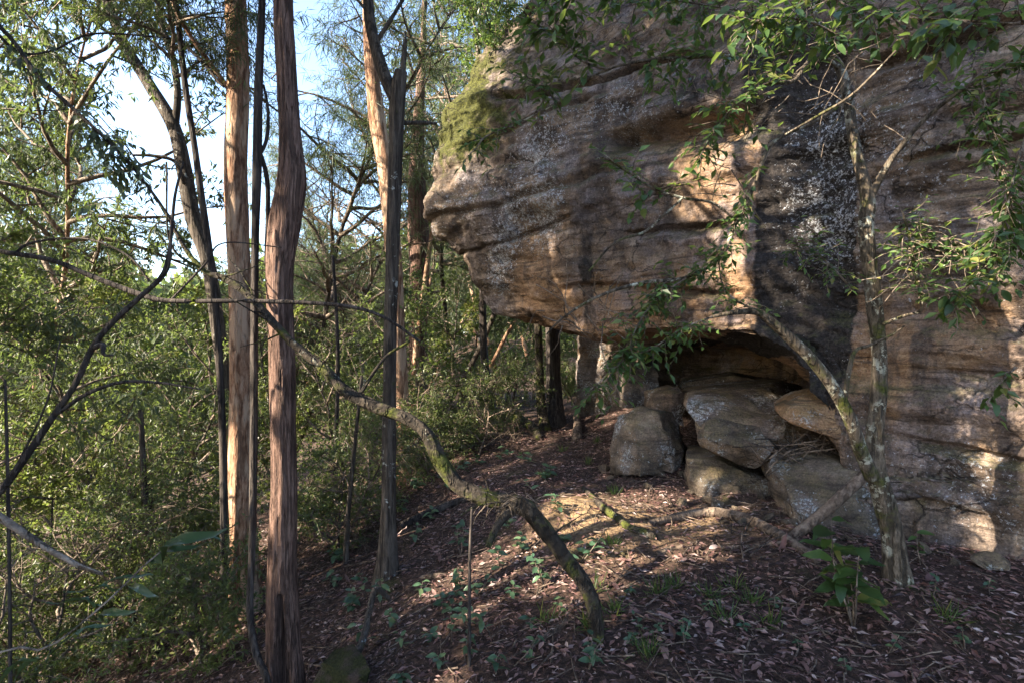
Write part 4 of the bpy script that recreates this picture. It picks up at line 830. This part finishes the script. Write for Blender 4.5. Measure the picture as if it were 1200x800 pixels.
# bare dead bushes
GD = 'bare dead bushes among the undergrowth'; LD_ = 'bare dead bush, a tangle of pale twigs among the undergrowth'
for k, (x, Yd, H, R_) in enumerate([(200, 6.0, 2.0, .8), (120, 6.4, 1.6, .6), (400, 6.4, 1.6, .6), (560, 9.0, 1.5, .8), (490, 8.4, 1.6, .7)]):
    rr = np.random.RandomState(500 + k); X = (x - 600) / F * Yd; b = np.array([X, Yd, gz(X, Yd)[0]])
    ax = wobble(rr, b - [0, 0, .05], [.3 * rr.normal(), .2 * rr.normal(), 1], H, 7, .2, .02); t = thing('dead_bush', b, LD_, 'bush', GD)
    tb = MB(); tb.tube(spline(ax, 24), np.linspace(.018, .004, 24), 7, True, .1, (2, 4)); child('stem', tb, DEADW, t, b)
    wd_ = crown(rr, ax, R_, 12, 6, 5, 1, .05, .3, cb=.1, limb_r=.011, twig_l=.3, up=-.03, wob=.25)[0]; child('branches', wd_, DEADW, t, b)
# shrub on top of the rock
tr_, = [thing('rock_shrub', (-0.1, 8.6, 5.7), 'bright shrub growing on the mossy top edge of the rock', 'shrub')]
r = np.random.RandomState(77)
ax = np.array([[-0.1, 8.6, 5.5], [-0.25, 8.5, 6.1], [-0.5, 8.4, 6.9]])
tb = MB(); tb.tube(spline(ax, 20), np.linspace(.03, .008, 20), 8); child('trunk', tb, GREYB, tr_, (-0.1, 8.6, 5.7))
crown_parts(tr_, np.array([-0.1, 8.6, 5.7]), crown(r, ax, 1.1, 16, 5, 7, 9, 0.075, 0.42, cb=0.1, limb_r=.012, twig_l=.25), LEAF_B)

# --- unseen tall trees added behind and left of the camera to shade the place
GS = 'unseen gums added to shade the view'
for k, (X, Yd, H, R, cbz) in enumerate([(-9.5, 0.0, 17, 3.9, .33), (-6.8, -2.6, 15, 3.6, .32), (-13.0, -2.0, 19, 4.0, .34), (-5.0, -4.8, 13, 3.4, .36), (-8.5, -6.0, 16, 3.8, .36), (-7.0, 1.9, 11, 2.7, .30), (-8.4, 4.2, 14, 2.7, .4), (-6.0, 0.2, 8.5, 2.2, .30), (-3.2, -3.0, 9, 2.4, .4), (-10.5, 1.8, 22, 3.8, .48), (-7.4, 2.6, 18, 3.2, .52), (-12.5, -0.8, 24, 4.0, .5), (-8.2, -2.2, 20, 3.4, .5), (-6.4, -0.8, 15, 2.8, .42), (-4.4, -1.9, 13.5, 2.5, .42), (-5.3, -0.2, 11.5, 2.0, .45), (-3.4, -1.0, 12, 2.0, .5), (-8.8, 2.4, 13, 2.4, .40)]):
    r = np.random.RandomState(300 + k); b = np.array([X, Yd, gz(X, Yd)[0]])
    ax = wobble(r, b - [0, 0, .1], [0, 0, 1], H, 9, 0.05, 0.05)
    t = thing('shade_tree', b, 'unseen tall dense-crowned gum added to shade the hollow', 'tree', GS)
    tb = MB(); tb.tube(spline(ax, 60), np.linspace(.22, .03, 60), 14, True, .08, (3, 1)); child('trunk', tb, PALE, t, b)
    crown_parts(t, b, crown(r, ax, R, 26, 7, 9, 9, 0.19, 0.44, 0.5, 0.02, cbz, 0.05, 0.55, cw=True), LEAF_E)

# --- far woodland on the other side of the valley
r = np.random.RandomState(91); n = 2100
ang = r.uniform(-0.95, 0.35, n); D = r.uniform(30, 140, n) ; fx = np.sin(ang) * D * 1.1; fy = np.cos(ang) * D
fz = gz0(fx, fy); nl = 26
hh = 4 + 9 * r.rand(n)
idx = np.repeat(np.arange(n), nl)
off = r.normal(size=(n * nl, 3)); off = unit(off) * (r.rand(n * nl, 1) ** 0.4) * np.array([2.6, 2.6, 3.2]) * (0.6 + 0.5 * r.rand(n))[idx][:, None]
Pf = np.stack([fx, fy, fz + hh * 0.7], 1)[idx] + off
mb = MB(); ls = 0.9 + 0.7 * r.rand(len(Pf))
mb.leaves(Pf, r.normal(size=Pf.shape), r.normal(size=Pf.shape) * .6 + [0, 0, 1], ls, ls * .6, np.clip(.35 + .3 * r.rand(n)[idx] + .3 * r.rand(len(Pf)), 0, 1))
o = mb.build('far_woodland', LEAF_U, None, False); tag(o, 'distant sunlit woodland on the far side of the valley', 'woodland', kind='stuff')

# ------------------------------------------------------------------ leaf litter, sticks and small plants
r = np.random.RandomState(42)
def scatter(n, x0, x1, y0, y1, ok=None):
    X = r.uniform(x0, x1, n); Y = y0 + (y1 - y0) * r.rand(n) ** 1.3
    return X, Y
def gnormal(X, Y):
    e = 0.05; h = gz(X, Y); return unit(np.stack([-(gz(X + e, Y) - h) / e, -(gz(X, Y + e) - h) / e, np.ones_like(h)], 1)), h
n = 138000
X = r.uniform(-5.5, 5.0, n); Y = 1.2 + 10.5 * r.rand(n) ** 1.6
sandd = np.exp(-(((X - 0.72) / 0.40) ** 2 + ((Y - 5.3) / 0.65) ** 2)) + 0.5 * np.exp(-(((X - 1.6) / 0.6) ** 2 + ((Y - 4.9) / 0.4) ** 2))
patch = pnoise(np.stack([X * 1.1, Y * 1.1, X * 0], 1)); k = (r.rand(n) > sandd * 0.93) & (r.rand(n) < 0.75 + 0.5 * patch)
X, Y = X[k], Y[k]; n = len(X)
N, h = gnormal(X, Y)
LS = 0.020 + 0.052 * r.rand(n) ** 1.9; az = r.rand(n) * 6.283
Dl = np.stack([np.cos(az), np.sin(az), 0.35 * r.normal(size=n)], 1); Dl = unit(Dl - (Dl * N).sum(1)[:, None] * N * 0.7)
Nn_ = unit(N + 0.45 * r.normal(size=(n, 3)))
mb = MB(); mb.leaves(np.stack([X, Y, h + 0.004 + 0.03 * r.rand(n)], 1) - Dl * LS[:, None] * .5, Dl, Nn_, LS, LS * (0.22 + .25 * r.rand(n)), np.clip(r.rand(n) ** 1.25, 0, 1))
tag(mb.build('leaf_litter', LEAF_D, None, False), 'brown leaf litter carpeting the forest floor', 'leaf litter', kind='stuff')
for k in range(300):
    y = 1.9 + 2.6 * r.rand() ** 1.2; x = y * r.uniform(-0.55, 0.9)
    if x > 2.9: x -= 2.2
    nn, hz = gnormal(np.array([x]), np.array([y])); a = r.rand() * 6.28
    link_mesh('fallen_leaf', DEAD[k % 4], ground, frame((x, y, hz[0] + .02 + .015 * r.rand()), unit(np.array([math.cos(a), math.sin(a), .2 * r.normal()])), unit(nn[0] + .4 * r.normal(size=3)), 0.045 + .09 * r.rand() ** 1.5))
STRIP = [leaf_data('bark_strip', LEAF_DO, w_, c_, .6, seed=60 + k) for k, (w_, c_) in enumerate(((.09, .05), (.13, -.12), (.07, .15)))]
for k in range(70):
    y = 2.0 + 4.5 * r.rand(); x = y * r.uniform(-0.5, 0.8)
    if x > 2.7: x -= 2.4
    nn, hz = gnormal(np.array([x]), np.array([y])); a = r.rand() * 6.28
    td = np.array([math.cos(a), math.sin(a), 0.0]); td = unit(td - (td @ nn[0]) * nn[0])
    link_mesh('bark_strip', STRIP[k % 3], ground, frame((x, y, hz[0] + .025), td, unit(nn[0] + .12 * r.normal(size=3)), .12 + .2 * r.rand()))
# fine fallen twigs, uncountable
mb = MB()
for k in range(1500):
    y = 1.8 + 8 * r.rand() ** 1.4; x = r.uniform(-0.8, 0.85) * y
    if x > 3.2: x -= 3
    a = r.rand() * 6.28; L = .10 + .35 * r.rand() ** 2; q = wobble(r, (0, 0, 0), (math.cos(a), math.sin(a), 0), L, 4, .12); xx = x + q[:, 0]; yy = y + q[:, 1]
    zz_ = gz(xx, yy) + .012 + .03 * r.rand(); mb.tube(np.stack([xx, yy, zz_], 1), np.linspace(.0045, .0018, 5) * (.6 + r.rand()), 4, cap=False)
tag(mb.build('fallen_twigs', DEADW), 'fine dead twigs strewn through the leaf litter', 'twigs', kind='stuff')

def stick(name, pts, mat, label, cat='branch', group=None, sides=10, bump=.12, n=50):
    ax = px_axis(pts); s = spline(ax, n); mb = MB(); mb.tube(s[:, :3], s[:, 3], sides, True, bump, (2, 4))
    c = s[n // 2, :3].copy(); c[2] = s[:, 2].min()
    return tag(mb.build(name, mat, None, True, c), label, cat, group)
def on_ground(pts, lift=0.0):
    out = []
    for x, y, w, Yd in pts: out.append((x, y, w, Yd))
    return out
def ground_Y(x, y):
    """distance at which the ground shows at pixel x, y"""
    Ys = np.linspace(1.2, 14, 400); Xs = (x - 600) / F * Ys; e = CAMZ - (y - 400) / F * Ys - gz(Xs, Ys); k = np.argmax(e < 0)
    return Ys[k] if k > 0 else 6.0
def gstick(name, pts, mat, label, cat='branch', group=None, rise=(), **kw):
    out = []
    for k, (x, y, w) in enumerate(pts):
        Yd = ground_Y(x, y + w * 0.35); out.append((x, y, w, Yd))
    return stick(name, out, mat, label, cat, group, **kw)
gstick('fallen_limb', [(762, 613, 8), (800, 604, 12), (838, 600, 14), (876, 608, 14), (912, 626, 14), (940, 644, 14), (958, 656, 11)], DEADW, 'bent bare fallen limb lying across the ground before the rocks')
stick('fallen_limb', [(902, 652, 11, 4.25), (930, 628, 14, 4.3), (960, 604, 15, 4.35), (990, 578, 16, 4.35), (1018, 552, 15, 4.4)], DEADW, 'dark straight dead limb leaning against the bluish grey block')
gstick('fallen_limb', [(930, 634, 7), (960, 634, 8), (985, 630, 8), (1004, 632, 6)], LICHB, 'short whitish dead limb lying behind the broad-leaved plant')
gstick('fallen_limb', [(840, 641, 5), (880, 640, 6), (925, 634, 5)], DEADW, 'thin straight dead stick beside the bent fallen limb')
gstick('fallen_limb', [(770, 648, 7), (785, 643, 7), (800, 640, 6)], DEADW, 'short broken stick on the sunlit bare ground')
gstick('ground_mark', [(684, 572, 6), (702, 590, 9), (722, 606, 10), (738, 618, 9), (758, 625, 12), (768, 630, 9)], MOSSB, 'dark bent strip crossing the sunlit mound', 'ground_mark')  # dark bent tube laid along the ground over the mound
gstick('fallen_limb', [(494, 676, 5), (512, 674, 7), (522, 673, 4)], DEADW, 'short pale stub of wood near the seedlings by the forked tree')
gstick('fallen_limb', [(570, 790, 4), (620, 758, 5), (660, 730, 5), (672, 700, 3)], DEADW, 'thin grey stick lying down the slope below the mossy arching trunk')
gstick('fallen_limb', [(640, 800, 3), (680, 760, 4), (700, 738, 3)], DEADW, 'thin pale stick at the foot of the mossy arching trunk')
gstick('fallen_log', [(470, 616, 10), (500, 602, 11), (530, 590, 10), (556, 582, 7)], DARKB, 'dark rotting log on the slope among broad seedlings', 'log')
gstick('fallen_log', [(545, 488, 10), (575, 486, 13), (605, 490, 13), (625, 502, 11), (632, 512, 9)], MOSSB, 'mossy curved log on the bank beyond the overhang', 'log')
gstick('stump', [(676, 512, 12), (677, 500, 11), (676, 488, 9)], DEADW, 'short broken stump on the path under the overhang', 'stump')
# thrown-together sticks on the ledge
for k in range(70):
    c = at(955 + 28 * r.normal(), 528 + 9 * r.normal(), 5.15 + .15 * r.rand()); a = r.normal() * 0.9; L = .18 + .35 * r.rand()
    dv = unit(np.array([math.cos(a), .25 * r.normal(), .45 * r.normal()])); mbs = MB(); q = wobble(r, c - dv * L / 2, dv, L, 5, .08)
    mbs.tube(q, np.linspace(.007, .004, 6) * (.5 + r.rand()), 5)
    tag(mbs.build('dead_stick', DEADW if k % 3 else DARKB, None, True, c), 'thin dead stick in the pile heaped on the rock ledge', 'stick', 'sticks heaped on the ledge')
for k in range(60):
    x, y = (870 + 45 * r.normal(), 612 + 10 * r.normal()) if k % 2 else (900 + 60 * r.normal(), 640 + 12 * r.normal())
    Yd = ground_Y(x, y); c = at(x, y, Yd) + [0, 0, .02]
    if c[0] > 2.5: continue
    a = r.rand() * 3.14; L = .15 + .3 * r.rand(); dv = np.array([math.cos(a), math.sin(a), .15 * abs(r.normal())]); mbs = MB()
    mbs.tube(wobble(r, c - dv * L / 2, dv, L, 5, .1), np.linspace(.006, .003, 6) * (.6 + .8 * r.rand()), 5)
    tag(mbs.build('dead_stick', DEADW if k % 3 else DARKB, None, True, c), 'thin dead stick littering the ground before the fallen blocks', 'stick', 'sticks strewn before the blocks')

# --- plants
def plant(name, X, Yd, label, cat, group, stems, nleaf, ls, data, h, spread=0.5, droop=0.15, stem_mat=TWIG):
    b = np.array([X, Yd, gz(X, Yd)[0]]); t = thing(name, b, label, cat, group)
    for s_ in range(stems):
        q = wobble(r, b - [0, 0, .02], [spread * r.normal(), spread * r.normal() * .7, 1], h * (.6 + .6 * r.rand()), 5, .15, .05)
        mb = MB(); mb.tube(q, np.linspace(.004 + .006 * h, .0018, 6), 5); child('stem', mb, stem_mat, t, b)
        for m in range(nleaf):
            tt = 0.3 + 0.7 * (m + .7) / nleaf; j = min(4, int(tt * 5)); p = q[j] + (q[j + 1] - q[j]) * (tt * 5 - j)
            a = m * 2.4 + s_; dd = unit(np.array([math.cos(a), math.sin(a), .35 - droop + .25 * r.normal()]))
            link_mesh('leaf', data[m % len(data)], t, frame(p - b, dd, unit(np.array([0, -.15, 1]) + .25 * r.normal(size=3)), ls * (.65 + .6 * r.rand())))
    return t
Yp = ground_Y(1003, 735)
plant('broadleaf_plant', (1000 - 600) / F * Yp, Yp, 'bright green broad-leaved plant at the foot of the lichened tree', 'plant', None, 4, 8, .17, [leaf_data('leaf', LEAF_BO, .5, .42, .25, seed=50), leaf_data('leaf', LEAF_BO, .46, .45, .2, seed=51)], .58, .16)
plant('broadleaf_plant', (1078 - 600) / F * 3.9, 3.9, 'small sprig of green leaves at the rock foot behind the lichened tree', 'plant', None, 1, 6, .09, BROAD, .25, .1)
GSd = 'broad-leaved seedlings dotted over the slope'; LSd = 'bluish green broad-leaved seedling sprouting from the leaf litter'
for x, y in [(430, 700), (405, 720), (460, 735), (475, 760), (500, 745), (520, 720), (540, 690), (445, 715), (515, 785), (545, 775), (585, 665), (610, 650), (600, 700), (640, 690), (655, 720), (660, 668), (575, 745), (545, 735), (500, 560), (515, 545), (535, 530), (560, 545), (545, 555), (580, 540), (525, 580), (490, 575), (600, 535), (620, 545), (560, 590), (655, 600), (680, 660), (735, 700), (870, 740), (760, 745), (935, 760), (905, 715), (1040, 770), (1130, 760), (990, 790), (820, 720), (385, 690), (395, 660), (372, 600), (480, 640), (600, 780), (690, 785), (245, 690), (225, 660), (470, 800), (430, 760), (490, 700), (560, 700), (530, 755), (620, 740), (650, 640), (590, 620), (540, 650), (420, 640), (470, 600), (505, 610), (630, 580), (640, 560), (700, 640), (740, 760), (800, 760), (580, 790), (1090, 700), (1160, 700)]:
    Yd = ground_Y(x, y); small = 0.6 if x > 690 else 1.0
    plant('seedling', (x - 600) / F * Yd, Yd, LSd, 'plant', GSd, 2 if r.rand() < .4 else 1, 5 + int(4 * r.rand()), (.034 + .010 * Yd) * small, SEED, (.14 + .14 * r.rand()) * small, .35)
# grassy tufts
GT = 'thin grass tufts in the leaf litter'; LT = 'thin green grass tuft growing through the leaf litter'
for x, y in [(700, 690), (720, 720), (830, 700), (850, 730), (880, 710), (790, 690), (690, 740), (860, 690), (905, 735), (640, 730), (720, 640), (770, 700), (1110, 730), (760, 770), (720, 580), (690, 545), (640, 560), (660, 530), (700, 520)]:
    Yd = ground_Y(x, y); X0 = (x - 600) / F * Yd; b = np.array([X0, Yd, gz(X0, Yd)[0]]); nb = 34
    o_ = r.normal(size=(nb, 3)) * [.025, .025, 0]; mb = MB(); L = .07 + .10 * r.rand(nb)
    mb.leaves(b + o_, unit(r.normal(size=(nb, 3)) * .6 + [0, 0, .8]), r.normal(size=(nb, 3)), L, L * 0 + .006, r.rand(nb))
    tag(mb.build('grass_tuft', LEAF_B, None, False, b), LT, 'grass', GT)
# --- strap-leaved spray close to the camera
b = np.array([-1.35, 1.0, gz(-1.35, 1.0)[0]]); t = thing('strap_leaved_shrub', b, 'shrub holding out a spray of long narrow glossy leaves near the lens', 'shrub')
ax = np.vstack([b - [0, 0, .05], [-1.2, 1.02, 0.15], px_axis([(-30, 812, 3, 1.05), (60, 757, 3, 1.08), (130, 700, 3, 1.12), (180, 652, 2.5, 1.16), (228, 622, 2, 1.2)])[:, :3]])
s = spline(ax, 60); mb = MB(); mb.tube(s, np.linspace(.007, .0015, 60), 6); child('stem', mb, TWIG, t, b)
for (x0, y0, x1, y1, Yd) in [(175, 658, 258, 612, 1.17), (180, 672, 122, 672, 1.15), (178, 655, 232, 634, 1.18), (150, 690, 178, 692, 1.13), (112, 725, 152, 712, 1.12), (105, 725, 60, 742, 1.1), (96, 735, 50, 762, 1.09), (60, 757, 15, 776, 1.08), (45, 768, -10, 796, 1.06), (85, 742, 132, 728, 1.1), (118, 708, 60, 700, 1.1), (140, 690, 85, 688, 1.12), (228, 622, 262, 628, 1.2)]:
    p0 = at(x0, y0, Yd); p1 = at(x1, y1, Yd + .04 * r.normal()); L = np.linalg.norm(p1 - p0)
    link_mesh('leaf', STRAP[int(r.rand() * 2)], t, frame(p0 - b, p1 - p0, unit(np.array([-.2, -.3, 1]) + .3 * r.normal(size=3)), max(L * 1.15, .07)))
# --- brown branch close to the lens
b = np.array([-1.55, 0.9, gz(-1.55, .9)[0]]); t = thing('bare_shrub', b, 'bare shrub whose smooth brown branch pokes in close to the lens', 'shrub')
ax = np.vstack([b - [0, 0, .05], [-1.35, .92, .7], [-1.15, .92, 1.40], px_axis([(-60, 575, 14, .95), (0, 606, 14, .95), (55, 642, 13, .95), (100, 666, 10, .95), (120, 672, 5, .95)])[:, :3]])
mb = MB(); s = spline(ax, 60); mb.tube(s, np.concatenate([np.linspace(.016, .010, 52), np.linspace(.010, .003, 8)]), 10); child('branch', mb, TWIG, t, b)
